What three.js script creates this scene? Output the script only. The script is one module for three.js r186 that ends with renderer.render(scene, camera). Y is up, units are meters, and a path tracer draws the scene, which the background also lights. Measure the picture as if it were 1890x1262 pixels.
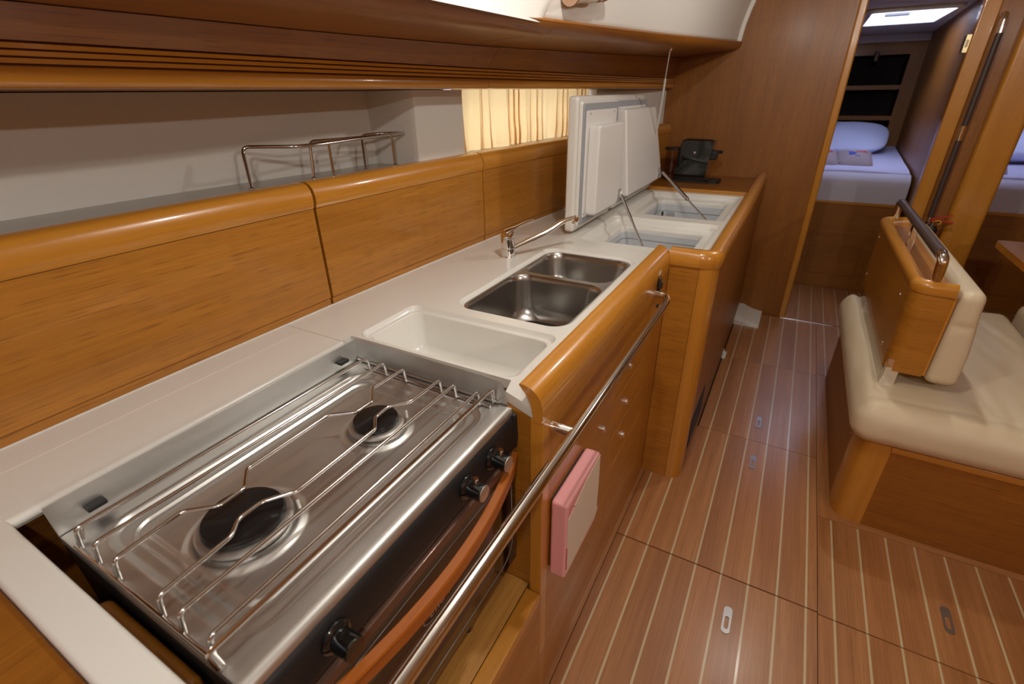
import * as THREE from 'three';
import { mergeGeometries, mergeVertices } from 'three/addons/utils/BufferGeometryUtils.js';
import { RoundedBoxGeometry } from 'three/addons/geometries/RoundedBoxGeometry.js';
import { RectAreaLightUniformsLib } from 'three/addons/lights/RectAreaLightUniformsLib.js';

// ---------------------------------------------------------------- camera, sky, exposure
const scene = new THREE.Scene();
const camera = new THREE.PerspectiveCamera(70.765, 1890 / 1262, 0.02, 60);
camera.position.set(0, 1.40, 0);
camera.setRotationFromMatrix(new THREE.Matrix4().makeBasis(
  new THREE.Vector3(0.8733, -0.0148, -0.4869).normalize(), new THREE.Vector3(-0.2108, 0.8892, -0.4061).normalize(), new THREE.Vector3(0.4390, 0.4573, 0.7734).normalize()));
camera.focus = 1.15; camera.userData.fStop = 5.0;
scene.add(camera);
const renderer = new THREE.WebGLRenderer({ antialias: true });
renderer.toneMapping = THREE.LinearToneMapping;
renderer.toneMappingExposure = 1.10;
renderer.shadowMap.enabled = true;
RectAreaLightUniformsLib.init();
scene.background = new THREE.Color().setRGB(0.72, 0.80, 1.0);
scene.backgroundIntensity = 6.5;

// deckhead dome lamps: [x, y, z, radius, candela]
const LAMPS = [
  [0.15, 1.93, 0.35, 0.07, 1.15], [-0.22, 1.93, -0.95, 0.06, 1.10], [0.30, 1.93, -2.25, 0.07, 0.95], [1.60, 1.93, 0.20, 0.07, 1.9],
];
const LAMP_COLOR = [1.0, 0.962, 0.905];

// ---------------------------------------------------------------- helpers
const V = (x, y, z) => new THREE.Vector3(x, y, z);
let seed = 20240517;
const rnd = () => { seed = (seed * 1664525 + 1013904223) >>> 0; return seed / 4294967296; };
const lerp = (a, b, t) => a + (b - a) * t;
const smooth = (a, b, x) => { const t = Math.min(1, Math.max(0, (x - a) / (b - a))); return t * t * (3 - 2 * t); };
const counts = {};
function numbered(n) { const k = counts[n] = (counts[n] ?? -1) + 1; return k ? `${n}_${String(k).padStart(3, '0')}` : n; }
function clean(g) {
  if (g.index) g = g.toNonIndexed();
  if (!g.attributes.normal) g.computeVertexNormals();
  if (!g.attributes.uv) g.setAttribute('uv', new THREE.BufferAttribute(new Float32Array(g.attributes.position.count * 2), 2));
  for (const k of Object.keys(g.attributes)) if (!['position', 'normal', 'uv'].includes(k)) g.deleteAttribute(k);
  return g;
}
// uv in metres; grain runs along the given axis ('x','y','z')
function grain(g, axis = 'z', off = 0) {
  g = clean(g);
  const p = g.attributes.position, uv = g.attributes.uv, a = V(), b = V(), c = V(), n = V(), ax = 'xyz'.indexOf(axis);
  for (let i = 0; i < p.count; i += 3) {
    a.fromBufferAttribute(p, i); b.fromBufferAttribute(p, i + 1); c.fromBufferAttribute(p, i + 2);
    n.copy(b).sub(a).cross(c.clone().sub(a));
    const m = [Math.abs(n.x), Math.abs(n.y), Math.abs(n.z)];
    let dom = m.indexOf(Math.max(...m)), u = ax, v = 3 - ax - dom;
    if (dom === ax) { u = (ax + 1) % 3; v = (ax + 2) % 3; }
    [a, b, c].forEach((q, k) => uv.setXY(i + k, q.getComponent(u) + off, q.getComponent(v) + off * 0.37));
  }
  return g;
}
function obj(name, geos, mat, parent = scene, label) {
  if (!Array.isArray(geos)) geos = [geos];
  geos = geos.map(clean);
  const g = geos.length > 1 ? mergeGeometries(geos) : geos[0];
  const m = new THREE.Mesh(g, mat);
  m.name = parent === scene ? numbered(name) : name;
  m.castShadow = m.receiveShadow = true;
  if (label) m.userData.label = label;
  parent.add(m);
  return m;
}
function tag(o, label, category, group) { o.userData.label = label; o.userData.category = category; if (group) o.userData.group = group; return o; }
function thing(name, label, category, group) { const o = new THREE.Group(); o.name = numbered(name); scene.add(o); return tag(o, label, category, group); }
function struct(name, geos, mat, label, parent = scene) {
  const m = obj(name, geos, mat, parent);
  if (parent === scene) m.userData.kind = 'structure';
  if (label) m.userData.label = label;
  return m;
}
function structGroup(name, label) { const o = new THREE.Group(); o.name = name; o.userData = { kind: 'structure', label }; scene.add(o); return o; }
function rbox(x0, x1, y0, y1, z0, z1, r = 0.003, seg = 2) {
  const w = Math.abs(x1 - x0), h = Math.abs(y1 - y0), d = Math.abs(z1 - z0);
  return new RoundedBoxGeometry(w, h, d, seg, Math.min(r, w * 0.49, h * 0.49, d * 0.49)).translate((x0 + x1) / 2, (y0 + y1) / 2, (z0 + z1) / 2);
}
function box(x0, x1, y0, y1, z0, z1) {
  return new THREE.BoxGeometry(Math.abs(x1 - x0), Math.abs(y1 - y0), Math.abs(z1 - z0)).translate((x0 + x1) / 2, (y0 + y1) / 2, (z0 + z1) / 2);
}
// rows of points joined into a skin; closeU joins the last point of a row to its first
function loft(rows, { closed = false, caps = false, flat = false } = {}) {
  const m = rows[0].length, pos = [], idx = [];
  rows.forEach(r => r.forEach(q => pos.push(q.x, q.y, q.z)));
  const w = closed ? m : m - 1;
  for (let i = 0; i < rows.length - 1; i++) for (let j = 0; j < w; j++) {
    const a = i * m + j, b = i * m + (j + 1) % m, c = a + m, d = b + m;
    idx.push(a, c, b, b, c, d);
  }
  if (caps) for (const [r] of caps === 'end' ? [[rows.length - 1]] : [[0], [rows.length - 1]]) {
    const pts = rows[r], base = pos.length / 3;
    const nrm = V(); for (let k = 0; k < m; k++) { const p = pts[k], q = pts[(k + 1) % m]; nrm.x += (p.y - q.y) * (p.z + q.z); nrm.y += (p.z - q.z) * (p.x + q.x); nrm.z += (p.x - q.x) * (p.y + q.y); }
    const ax = [Math.abs(nrm.x), Math.abs(nrm.y), Math.abs(nrm.z)], dom = ax.indexOf(Math.max(...ax));
    const flat2 = pts.map(p => { const c = [p.x, p.y, p.z]; c.splice(dom, 1); return new THREE.Vector2(c[0], c[1]); });
    pts.forEach(p => pos.push(p.x, p.y, p.z));
    const rev = THREE.ShapeUtils.isClockWise(flat2);
    for (const t of THREE.ShapeUtils.triangulateShape(rev ? flat2.slice().reverse() : flat2, [])) {
      const k = t.map(v => base + (rev ? m - 1 - v : v));
      idx.push(k[0], k[1], k[2]);
    }
  }
  let g = new THREE.BufferGeometry();
  g.setAttribute('position', new THREE.Float32BufferAttribute(pos, 3)); g.setIndex(idx);
  if (flat) g = g.toNonIndexed();
  g.computeVertexNormals();
  return g;
}
// sharp edges stay sharp, shallow ones are smoothed
function creased(g, deg = 35) {
  g = g.index ? g.toNonIndexed() : g;
  const p = g.attributes.position, n = p.count, fn = [], map = new Map(), cos = Math.cos(deg * Math.PI / 180);
  const a = V(), b = V(), c = V(), key = i => `${Math.round(p.getX(i) * 2e4)},${Math.round(p.getY(i) * 2e4)},${Math.round(p.getZ(i) * 2e4)}`;
  for (let i = 0; i < n; i += 3) {
    a.fromBufferAttribute(p, i); b.fromBufferAttribute(p, i + 1); c.fromBufferAttribute(p, i + 2);
    const f = b.clone().sub(a).cross(c.clone().sub(a)), l = f.length(); fn.push(l > 0 ? f.clone().divideScalar(l) : V(0, 1, 0));
    for (let k = 0; k < 3; k++) { const s = key(i + k); (map.get(s) ?? map.set(s, []).get(s)).push([i / 3, l]); }
  }
  const out = new Float32Array(n * 3);
  for (let i = 0; i < n; i++) {
    const f = fn[(i / 3) | 0], s = V();
    for (const [q, l] of map.get(key(i))) if (fn[q].dot(f) > cos) s.addScaledVector(fn[q], l);
    s.normalize(); out[i * 3] = s.x; out[i * 3 + 1] = s.y; out[i * 3 + 2] = s.z;
  }
  g.setAttribute('normal', new THREE.BufferAttribute(out, 3));
  return g;
}
function roundPath(pts, r = 0.01, n = 6) {
  const out = [pts[0].clone()];
  for (let i = 1; i < pts.length - 1; i++) {
    const p = pts[i], a = pts[i - 1].clone().sub(p), b = pts[i + 1].clone().sub(p);
    const k = Math.min(r, a.length() * 0.48, b.length() * 0.48), s = p.clone().addScaledVector(a.normalize(), k), e = p.clone().addScaledVector(b.normalize(), k);
    for (let t = 0; t <= n; t++) { const u = t / n; out.push(s.clone().multiplyScalar((1 - u) * (1 - u)).addScaledVector(p, 2 * u * (1 - u)).addScaledVector(e, u * u)); }
  }
  out.push(pts[pts.length - 1].clone());
  return out;
}
function tube(pts, r, { bend = 0.01, n = 10, caps = true, rad = null, sq = 1 } = {}) {
  const path = bend > 0 ? roundPath(pts, bend) : pts;
  const rows = []; let nrm = null;
  for (let i = 0; i < path.length; i++) {
    const t = path[Math.min(i + 1, path.length - 1)].clone().sub(path[Math.max(i - 1, 0)]).normalize();
    if (!nrm) { nrm = Math.abs(t.y) < 0.9 ? V(0, 1, 0) : V(1, 0, 0); }
    nrm = nrm.clone().addScaledVector(t, -nrm.dot(t)).normalize();
    const bi = t.clone().cross(nrm), rr = rad ? rad(i / (path.length - 1)) : r, ring = [];
    for (let k = 0; k < n; k++) { const a = k / n * 2 * Math.PI; ring.push(path[i].clone().addScaledVector(nrm, Math.cos(a) * rr).addScaledVector(bi, Math.sin(a) * rr * sq)); }
    rows.push(ring);
  }
  return caps ? creased(loft(rows, { closed: true, caps: true }), 50) : loft(rows, { closed: true });
}
const cyl = (a, b, r, n = 20, r2 = r) => tube([a, b], r, { bend: 0, n, rad: t => lerp(r, r2, t) });
// solid of revolution about the line through c along dir; profile [[radius, height]...]
function lathe(profile, c, dir = V(0, 1, 0), n = 32) {
  const g = new THREE.LatheGeometry(profile.map(([r, h]) => new THREE.Vector2(Math.max(r, 1e-5), h)), n);
  g.applyQuaternion(new THREE.Quaternion().setFromUnitVectors(V(0, 1, 0), dir.clone().normalize()));
  return creased(g.translate(c.x, c.y, c.z), 40);
}
function extrude(pts, axis, a, b, holes = [], curve = 0) {
  const s = new THREE.Shape(pts.map(p => new THREE.Vector2(p[0], p[1])));
  for (const h of holes) s.holes.push(new THREE.Path(h.map(p => new THREE.Vector2(p[0], p[1]))));
  let g = new THREE.ExtrudeGeometry(s, { depth: b - a, bevelEnabled: false });
  const p = g.attributes.position;
  for (let i = 0; i < p.count; i++) {
    const x = p.getX(i), y = p.getY(i), z = p.getZ(i) + a;
    if (axis === 'z') p.setXYZ(i, x, y, z); else if (axis === 'y') p.setXYZ(i, x, z, y); else p.setXYZ(i, z, y, x);
  }
  if (axis !== 'z') { g = g.index ? g.toNonIndexed() : g; const q = g.attributes.position; for (let i = 0; i < q.count; i += 3) { const u = [q.getX(i), q.getY(i), q.getZ(i)]; q.setXYZ(i, q.getX(i + 1), q.getY(i + 1), q.getZ(i + 1)); q.setXYZ(i + 1, ...u); } }
  return creased(g, curve || 30);
}
function rrect(x0, x1, z0, z1, r, n = 6) {
  const out = [], X0 = Math.min(x0, x1), X1 = Math.max(x0, x1), Z0 = Math.min(z0, z1), Z1 = Math.max(z0, z1);
  for (const [cx, cz, s] of [[X1 - r, Z1 - r, 0], [X0 + r, Z1 - r, 1], [X0 + r, Z0 + r, 2], [X1 - r, Z0 + r, 3]])
    for (let k = 0; k <= n; k++) { const a = (s + k / n) * Math.PI / 2; out.push([cx + Math.cos(a) * r, cz + Math.sin(a) * r]); }
  return out;
}
const ring = (pts, y) => pts.map(([x, z]) => V(x, y, z));
// box with soft round edges and a dense skin that fn(v) may push about
function softBox(x0, x1, y0, y1, z0, z1, r, nx, ny, nz, fn) {
  const w = x1 - x0, h = y1 - y0, d = z1 - z0;
  let g = new THREE.BoxGeometry(w, h, d, nx, ny, nz); g.deleteAttribute('uv'); g.deleteAttribute('normal');
  g = mergeVertices(g, 1e-5);
  const p = g.attributes.position, q = V(), c = V(), rr = Array.isArray(r) ? r : [r, r, r];
  for (let i = 0; i < p.count; i++) {
    q.fromBufferAttribute(p, i);
    // keep vertices dense near the edges
    c.set(Math.max(-w / 2 + rr[0], Math.min(w / 2 - rr[0], q.x)), Math.max(-h / 2 + rr[1], Math.min(h / 2 - rr[1], q.y)), Math.max(-d / 2 + rr[2], Math.min(d / 2 - rr[2], q.z)));
    const e = q.clone().sub(c); e.set(e.x / rr[0], e.y / rr[1], e.z / rr[2]); const l = e.length();
    if (l > 1e-6) { const m = Math.max(Math.abs(e.x), Math.abs(e.y), Math.abs(e.z)); e.multiplyScalar(m / l); q.copy(c).add(V(e.x * rr[0], e.y * rr[1], e.z * rr[2])); }
    q.add(V((x0 + x1) / 2, (y0 + y1) / 2, (z0 + z1) / 2));
    if (fn) fn(q);
    p.setXYZ(i, q.x, q.y, q.z);
  }
  g.computeVertexNormals();
  return g;
}
// ---------------------------------------------------------------- noise and textures
function hash(x, y, s) { let h = (x * 374761393 + y * 668265263 + s * 1442695041) | 0; h = Math.imul(h ^ (h >>> 13), 1274126177); return ((h ^ (h >>> 16)) >>> 0) / 4294967296; }
function pn(x, y, px, py, s) {
  const xi = Math.floor(x), yi = Math.floor(y), fx = x - xi, fy = y - yi, ux = fx * fx * (3 - 2 * fx), uy = fy * fy * (3 - 2 * fy);
  const w = (a, b) => hash(((a % px) + px) % px, ((b % py) + py) % py, s);
  return lerp(lerp(w(xi, yi), w(xi + 1, yi), ux), lerp(w(xi, yi + 1), w(xi + 1, yi + 1), ux), uy);
}
function dataTex(w, h, fn, srgb = true) {
  const d = new Uint8Array(w * h * 4);
  for (let j = 0; j < h; j++) for (let i = 0; i < w; i++) {
    const c = fn(i / w, j / h), o = (j * w + i) * 4;
    for (let k = 0; k < 3; k++) d[o + k] = Math.max(0, Math.min(255, Math.round(c[k] * 255)));
    d[o + 3] = 255;
  }
  const t = new THREE.DataTexture(d, w, h);
  t.wrapS = t.wrapT = THREE.RepeatWrapping; t.magFilter = THREE.LinearFilter; t.minFilter = THREE.LinearMipmapLinearFilter; t.generateMipmaps = true;
  if (srgb) t.colorSpace = THREE.SRGBColorSpace;
  t.needsUpdate = true;
  return t;
}
function woodTex(w, h, { light, dark, pore, fine = 0.35, band = 0.35, pores = 0.5, s = 1, lenU, lenV, waves = 0 }) {
  const t = dataTex(w, h, (u, v) => {
    const vv = v + waves * (pn(u * 3, v * 3, 3, 3, s + 9) - 0.5);
    const b = pn(u * 2, vv * 12, 2, 12, s) * 0.6 + pn(u * 4, vv * 34, 4, 34, s + 1) * 0.4;
    const f = pn(u * 10, v * 120, 10, 120, s + 2) * 0.6 + pn(u * 22, v * 230, 22, 230, s + 3) * 0.4;
    let k = 0.5 + (b - 0.5) * 2 * band + (f - 0.5) * 2 * fine;
    const po = pn(u * 22, v * 380, 22, 380, s + 4);
    const pk = Math.max(0, po - 0.74) / 0.26 * pores * (0.4 + 0.8 * b);
    k = Math.max(0, Math.min(1, k));
    return [0, 1, 2].map(i => lerp(lerp(dark[i], light[i], k), pore[i], Math.min(1, pk)));
  });
  t.repeat.set(1 / lenU, 1 / lenV);
  return t;
}
const veneerT = woodTex(1024, 1024, { light: [0.715, 0.475, 0.155], dark: [0.60, 0.375, 0.10], pore: [0.41, 0.23, 0.055], fine: 0.34, band: 0.40, pores: 0.62, s: 11, lenU: 1.1, lenV: 0.45 });
const solidT = woodTex(512, 512, { light: [0.775, 0.53, 0.185], dark: [0.70, 0.455, 0.135], pore: [0.57, 0.34, 0.085], fine: 0.22, band: 0.5, pores: 0.3, s: 31, lenU: 1.1, lenV: 0.40 });
const floorT = woodTex(1024, 512, { light: [0.71, 0.495, 0.30], dark: [0.60, 0.395, 0.22], pore: [0.43, 0.26, 0.13], fine: 0.42, band: 0.5, pores: 0.4, s: 51, lenU: 1.3, lenV: 0.30 });
const nicheT = woodTex(512, 512, { light: [0.80, 0.58, 0.29], dark: [0.66, 0.45, 0.19], pore: [0.45, 0.27, 0.10], fine: 0.3, band: 0.7, pores: 0.5, s: 71, lenU: 1.0, lenV: 0.30, waves: 0.05 });
const brushT = dataTex(512, 512, (u, v) => { const k = 0.34 + 0.07 * pn(u * 3, v * 250, 3, 250, 91) + 0.07 * pn(u * 6, v * 5, 6, 5, 92); return [k, k, k]; }, false); brushT.repeat.set(2, 2);
const leatherB = dataTex(512, 512, (u, v) => { const k = 0.5 * pn(u * 90, v * 90, 90, 90, 95) + 0.3 * pn(u * 180, v * 180, 180, 180, 96) + 0.2 * pn(u * 7, v * 7, 7, 7, 97); return [k, k, k]; }, false); leatherB.repeat.set(4, 4);

const S = (o) => new THREE.MeshPhysicalMaterial({ side: THREE.DoubleSide, ...o });
const M = {
  veneer: S({ map: veneerT, roughness: 0.38, clearcoat: 0.35, clearcoatRoughness: 0.08 }),
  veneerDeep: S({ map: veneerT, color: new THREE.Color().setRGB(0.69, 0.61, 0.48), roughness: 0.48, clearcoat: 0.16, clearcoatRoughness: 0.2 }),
  solid: S({ map: solidT, roughness: 0.3, clearcoat: 0.6, clearcoatRoughness: 0.07 }),
  niche: S({ map: nicheT, roughness: 0.45 }),
  handleWood: S({ map: solidT, color: new THREE.Color().setRGB(0.74, 0.47, 0.30), roughness: 0.42, clearcoat: 0.3, clearcoatRoughness: 0.25 }),
  teak: [0xffffff, 0xfaf7f4, 0xfffaf5, 0xf4f1ee].map(c => S({ map: floorT, color: c, roughness: 0.40, clearcoat: 0.30, clearcoatRoughness: 0.24 })),
  inlay: S({ color: new THREE.Color().setRGB(0.54, 0.43, 0.25), roughness: 0.35, clearcoat: 0.35, clearcoatRoughness: 0.16 }),
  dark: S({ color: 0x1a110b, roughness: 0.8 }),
  white: S({ color: new THREE.Color().setRGB(0.78, 0.76, 0.70), roughness: 0.28, clearcoat: 0.15, clearcoatRoughness: 0.2 }),
  counter: S({ color: new THREE.Color().setRGB(0.80, 0.78, 0.72), roughness: 0.22, clearcoat: 0.35, clearcoatRoughness: 0.12 }),
  liner: S({ color: new THREE.Color().setRGB(0.74, 0.72, 0.66), roughness: 0.5 }),
  panelWhite: S({ color: new THREE.Color().setRGB(0.74, 0.72, 0.66), roughness: 0.55 }),
  plastic: S({ color: new THREE.Color().setRGB(0.80, 0.78, 0.75), roughness: 0.3 }),
  gasket: S({ color: new THREE.Color().setRGB(0.33, 0.34, 0.36), roughness: 0.6 }),
  seal: S({ color: new THREE.Color().setRGB(0.70, 0.69, 0.66), roughness: 0.5 }),
  steel: S({ color: new THREE.Color().setRGB(0.68, 0.675, 0.65), metalness: 1, roughness: 1, roughnessMap: brushT }),
  steelSink: S({ color: new THREE.Color().setRGB(0.46, 0.44, 0.41), metalness: 1, roughness: 0.27 }),
  chrome: S({ color: new THREE.Color().setRGB(0.82, 0.80, 0.78), metalness: 1, roughness: 0.06 }),
  wire: S({ color: new THREE.Color().setRGB(0.62, 0.60, 0.58), metalness: 1, roughness: 0.16 }),
  latchMetal: S({ color: new THREE.Color().setRGB(0.36, 0.34, 0.33), metalness: 1, roughness: 0.38 }),
  black: S({ color: new THREE.Color().setRGB(0.012, 0.012, 0.013), roughness: 0.42 }),
  enamel: S({ color: new THREE.Color().setRGB(0.012, 0.011, 0.011), roughness: 0.28 }),
  glossBlack: S({ color: new THREE.Color().setRGB(0.006, 0.007, 0.007), roughness: 0.08, clearcoat: 0.6, clearcoatRoughness: 0.03 }),
  ovenGlass: S({ color: new THREE.Color().setRGB(0.010, 0.008, 0.008), roughness: 0.06, clearcoat: 0.5, clearcoatRoughness: 0.02 }),
  leather: S({ color: new THREE.Color().setRGB(0.66, 0.54, 0.36), roughness: 0.5, bumpMap: leatherB, bumpScale: 0.0006, clearcoat: 0.12, clearcoatRoughness: 0.4 }),
  brownLeather: S({ color: new THREE.Color().setRGB(0.055, 0.034, 0.027), roughness: 0.5 }),
  pink: S({ color: new THREE.Color().setRGB(0.80, 0.36, 0.36), roughness: 0.35, clearcoat: 0.2, clearcoatRoughness: 0.2 }),
  paper: S({ color: new THREE.Color().setRGB(0.74, 0.64, 0.52), roughness: 0.8 }),
  daylitSheet: S({ color: new THREE.Color().setRGB(0.60, 0.60, 0.82), roughness: 0.85 }),  // lavender of the cabin daylight is mixed into this cloth colour
  sheetEdge: S({ color: new THREE.Color().setRGB(0.60, 0.57, 0.68), roughness: 0.85 }),
  pillow: S({ color: new THREE.Color().setRGB(0.62, 0.68, 0.95), roughness: 0.85 }),
  grey: S({ color: new THREE.Color().setRGB(0.30, 0.29, 0.28), roughness: 0.5 }),
  shelfGrey: S({ color: new THREE.Color().setRGB(0.40, 0.37, 0.33), roughness: 0.3, clearcoat: 0.3, clearcoatRoughness: 0.15 }),
  red: S({ color: new THREE.Color().setRGB(0.55, 0.015, 0.015), roughness: 0.3, clearcoat: 0.5 }),
  yellow: S({ color: new THREE.Color().setRGB(0.7, 0.5, 0.03), roughness: 0.4 }),
  glass: S({ color: 0xffffff, transmission: 1, thickness: 0, roughness: 0.02, ior: 1.49 }),
  frost: S({ color: new THREE.Color().setRGB(0.92, 0.92, 1.0), transmission: 1, thickness: 0, roughness: 0.25, ior: 1.49 }),
  curtain: S({ color: new THREE.Color().setRGB(0.93, 0.70, 0.33), transmission: 0.6, thickness: 0, roughness: 1 }),
  lampGlow: S({ color: 0xffffff, emissive: new THREE.Color().setRGB(1.0, 0.92, 0.80), emissiveIntensity: 6, roughness: 0.4 }),
  clear: S({ color: 0xffffff, transmission: 1, thickness: 0, roughness: 0.05, ior: 1.45 }),
};
const W = (g, axis, off = 0) => grain(g, axis, off);
// ---------------------------------------------------------------- hull line along the galley
const bx = z => -1.035 + 0.255 * Math.pow(Math.max(0, -z) / 3.56, 2.2);
const zs = (a, b, n) => Array.from({ length: n + 1 }, (_, i) => lerp(a, b, i / n));
// extruded profile [[dx, y]...] that follows x = f(z)
function follow(profile, a, b, n = 8, f = bx, deg = 30) {
  return creased(loft(zs(a, b, n).map(z => profile.map(([dx, y]) => V(f(z) + dx, y, z))), { closed: true, caps: true }), deg);
}
const ZB = -3.558;
// ================================================================ SETTING
// ---- floor: teak boards with pale inlay strips, lift-out panels with dark seams
{
  const floor = structGroup('floor', 'reddish teak cabin sole with pale inlaid strips and lift-out panels');
  obj('subfloor', box(-1.5, 2.45, -0.06, -0.013, -7.06, 1.75), M.dark, floor);
  const sw = 0.0062;
  const left = [-0.2552, -0.1745, -0.0940, -0.0133, 0.0662, 0.1465, 0.2280, 0.3080];
  const right = Array.from({ length: 24 }, (_, i) => 0.3825 + 0.0815 * i);
  let k = 0;
  function panel(x0, x1, z0, z1, strips, seamZ = 0.001, seamX = 0.001) {   // z0 > z1
    const za = z0 - seamZ, zb = z1 + seamZ, xs = strips.filter(x => x > x0 + 0.01 && x < x1 - 0.01), e = [x0 + seamX, ...xs.flatMap(x => [x - sw / 2, x + sw / 2]), x1 - seamX];
    for (let i = 0; i < e.length; i += 2) {
      obj('plank', W(box(e[i], e[i + 1], -0.012, 0, zb, za), 'z', (k * 0.173) % 3), M.teak[(k * 7 + (k >> 2)) % 4], floor); k++;
    }
    for (const x of xs) obj('inlay_strip', box(x - sw / 2, x + sw / 2, -0.012, 0, zb, za), M.inlay, floor);
  }
  panel(-0.285, 0.3385, 1.6, -0.20, left); panel(-0.285, 0.3385, -0.20, -1.2395, left, 0.0032);
  panel(-0.285, 0.3385, -1.2395, -2.0205, left, 0.0018); panel(-0.145, 0.3385, -2.0205, -2.79, left); panel(-0.145, 0.3385, -2.79, -3.545, left);
  panel(0.3385, 2.30, 1.6, -0.20, right); panel(0.3385, 2.30, -0.20, -1.233, right, 0.0026); panel(0.3385, 2.30, -1.233, -1.663, right, 0.0014);
  panel(0.3385, 2.30, -2.805, -3.545, right);
  panel(1.0, 2.30, -1.801, -2.805, right);
  obj('plank', W(box(0.3395, 0.43, -0.012, 0, -2.804, -1.664), 'z', 0.4), M.teak[1], floor);
  obj('plank', W(box(0.43, 2.30, -0.012, 0, -1.80, -1.664), 'x', 0.9), M.teak[0], floor);
  obj('plank', W(box(-0.303, -0.286, -0.012, 0, -2.02, 1.6), 'z', 1.4), M.teak[3], floor);
  panel(0.10, 2.30, -3.552, -4.34, left.concat(right).filter(x => x > 0.1));
  obj('threshold_strip', rbox(0.12, 2.3, -0.010, 0.004, -3.556, -3.541, 0.002), M.chrome, floor);
  // flush latches of the lift-out panels
  const latch = (x, z, l, m, w = 0.011) => {
    const g = [creased(extrude(rrect(x - w, x + w, z - l / 2, z + l / 2, w * 0.98, 6), 'y', -0.002, 0.0022, [rrect(x - w * 0.5, x + w * 0.5, z - l * 0.12, z + l * 0.34, w * 0.45, 5)]), 30), box(x - w * 0.6, x + w * 0.6, -0.004, -0.001, z - l * 0.2, z + l * 0.4)];
    obj('latch', g, m, floor, 'brushed metal flush floor latch');
  };
  latch(0.100, -2.180, 0.095, M.latchMetal); latch(0.103, -1.865, 0.09, M.latchMetal); latch(0.1035, -1.083, 0.092, M.latchMetal, 0.012); latch(0.672, -1.392, 0.095, M.latchMetal, 0.012);
}
// ---- hull side behind the galley, with a portlight opening
const PW = [-1.515, -2.60, 1.22, 1.44];   // portlight: z aft, z fwd, y low, y high
struct('wall_port', [box(-1.46, -1.40, -0.06, 2.0, PW[0], 1.75), box(-1.46, -1.40, -0.06, 2.0, -3.65, PW[1]), box(-1.46, -1.40, -0.06, PW[2] - 0.08, PW[1], PW[0]), box(-1.46, -1.40, PW[3] + 0.03, 2.0, PW[1], PW[0])], M.liner, 'plain hull side behind the galley lockers');
{
  const wn = structGroup('window_1', 'long low portlight behind the curtain');
  obj('window_frame', [box(-1.42, -1.115, PW[2] - 0.03, PW[2] - 0.006, PW[1], PW[0]), box(-1.42, -1.115, PW[3], PW[3] + 0.03, PW[1], PW[0]), box(-1.42, -1.115, PW[2] - 0.03, PW[3] + 0.03, PW[0], PW[0] + 0.012), box(-1.42, -1.115, PW[2] - 0.03, PW[3] + 0.03, PW[1] - 0.012, PW[1])], M.liner, wn);
  obj('pane', box(-1.412, -1.407, PW[2] - 0.03, PW[3] + 0.03, PW[1], PW[0]), M.glass, wn);
}
// white panelling above the lockers
struct('wall_port_shelf_back', creased(loft(zs(0.6, -1.262, 10).map(z => { const x = -1.268 + 0.063 * smooth(-0.5, -1.30, z); return [V(x, 1.185, z), V(x - 0.012, 1.416, z), V(-1.34, 1.416, z), V(-1.34, 1.185, z)]; }), { closed: true, caps: true }), 20), M.panelWhite, 'off-white panel behind the wire rack');
struct('wall_port_casing', [
  creased(extrude([[-1.30, -1.262], [-1.215, -1.247], [-1.062, -1.262], [-1.047, -1.268], [-1.041, -1.282], [-1.036, -1.51], [-1.30, -1.51]], 'y', 1.10, 1.416), 40)], M.panelWhite, 'white casing between shelf and portlight');
struct('wall_port_forward_panel', follow([[-0.055, 1.10], [-0.055, 1.416], [-0.2, 1.416], [-0.2, 1.10]], -2.605, ZB + 0.005, 6), M.panelWhite, 'white panel between portlight and forward bulkhead');
struct('trim_1', follow([[-0.05, 1.207], [-0.05, 1.2135], [-0.17, 1.2135], [-0.17, 1.207]], -1.515, -2.6, 4), M.seal, 'pale sill under the portlight curtain');
// ---- forward bulkhead with two cabin openings
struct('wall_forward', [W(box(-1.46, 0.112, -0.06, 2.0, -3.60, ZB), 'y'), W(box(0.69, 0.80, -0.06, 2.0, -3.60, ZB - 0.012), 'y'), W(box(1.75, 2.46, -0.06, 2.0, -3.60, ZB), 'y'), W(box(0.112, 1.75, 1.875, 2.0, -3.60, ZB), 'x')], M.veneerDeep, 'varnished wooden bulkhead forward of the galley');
struct('trim_2', W(rbox(0.108, 0.149, 0, 1.88, -3.612, -3.546, 0.010, 3), 'y'), M.solid, 'solid wood jamb of the cabin doorway beside the fridge');
struct('trim_3', W(rbox(0.622, 0.692, 0, 1.88, -3.612, -3.548, 0.008, 3), 'y', 0.3), M.solid, 'solid wood jamb beside the leather grab rail');
struct('trim_4', W(rbox(0.797, 0.955, 0, 1.88, -3.612, -3.528, 0.022, 4), 'y', 0.7), M.solid, 'broad solid wood post between the two cabin doorways');
// ---- other sides of the saloon
struct('wall_starboard', [W(box(2.30, 2.46, -0.06, 1.15, -3.6, 1.75), 'z'), box(2.32, 2.46, 1.15, 2.0, -3.6, 1.75)], M.veneer, 'starboard side of the saloon');
struct('wall_aft', [W(box(-1.46, 2.46, -0.06, 2.0, 1.62, 1.75), 'y')], M.veneer, 'wooden bulkhead at the aft end');
const rectXZ = (x0, x1, z0, z1) => [[x0, z0], [x1, z0], [x1, z1], [x0, z1]];
const COMP = [-0.05, 0.45, 0.98, 1.45];
struct('ceiling', [extrude(rectXZ(-1.46, 2.46, -3.6, 1.75), 'y', 1.93, 1.99, [rectXZ(...COMP)])], M.liner, 'white moulded deckhead');
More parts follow.
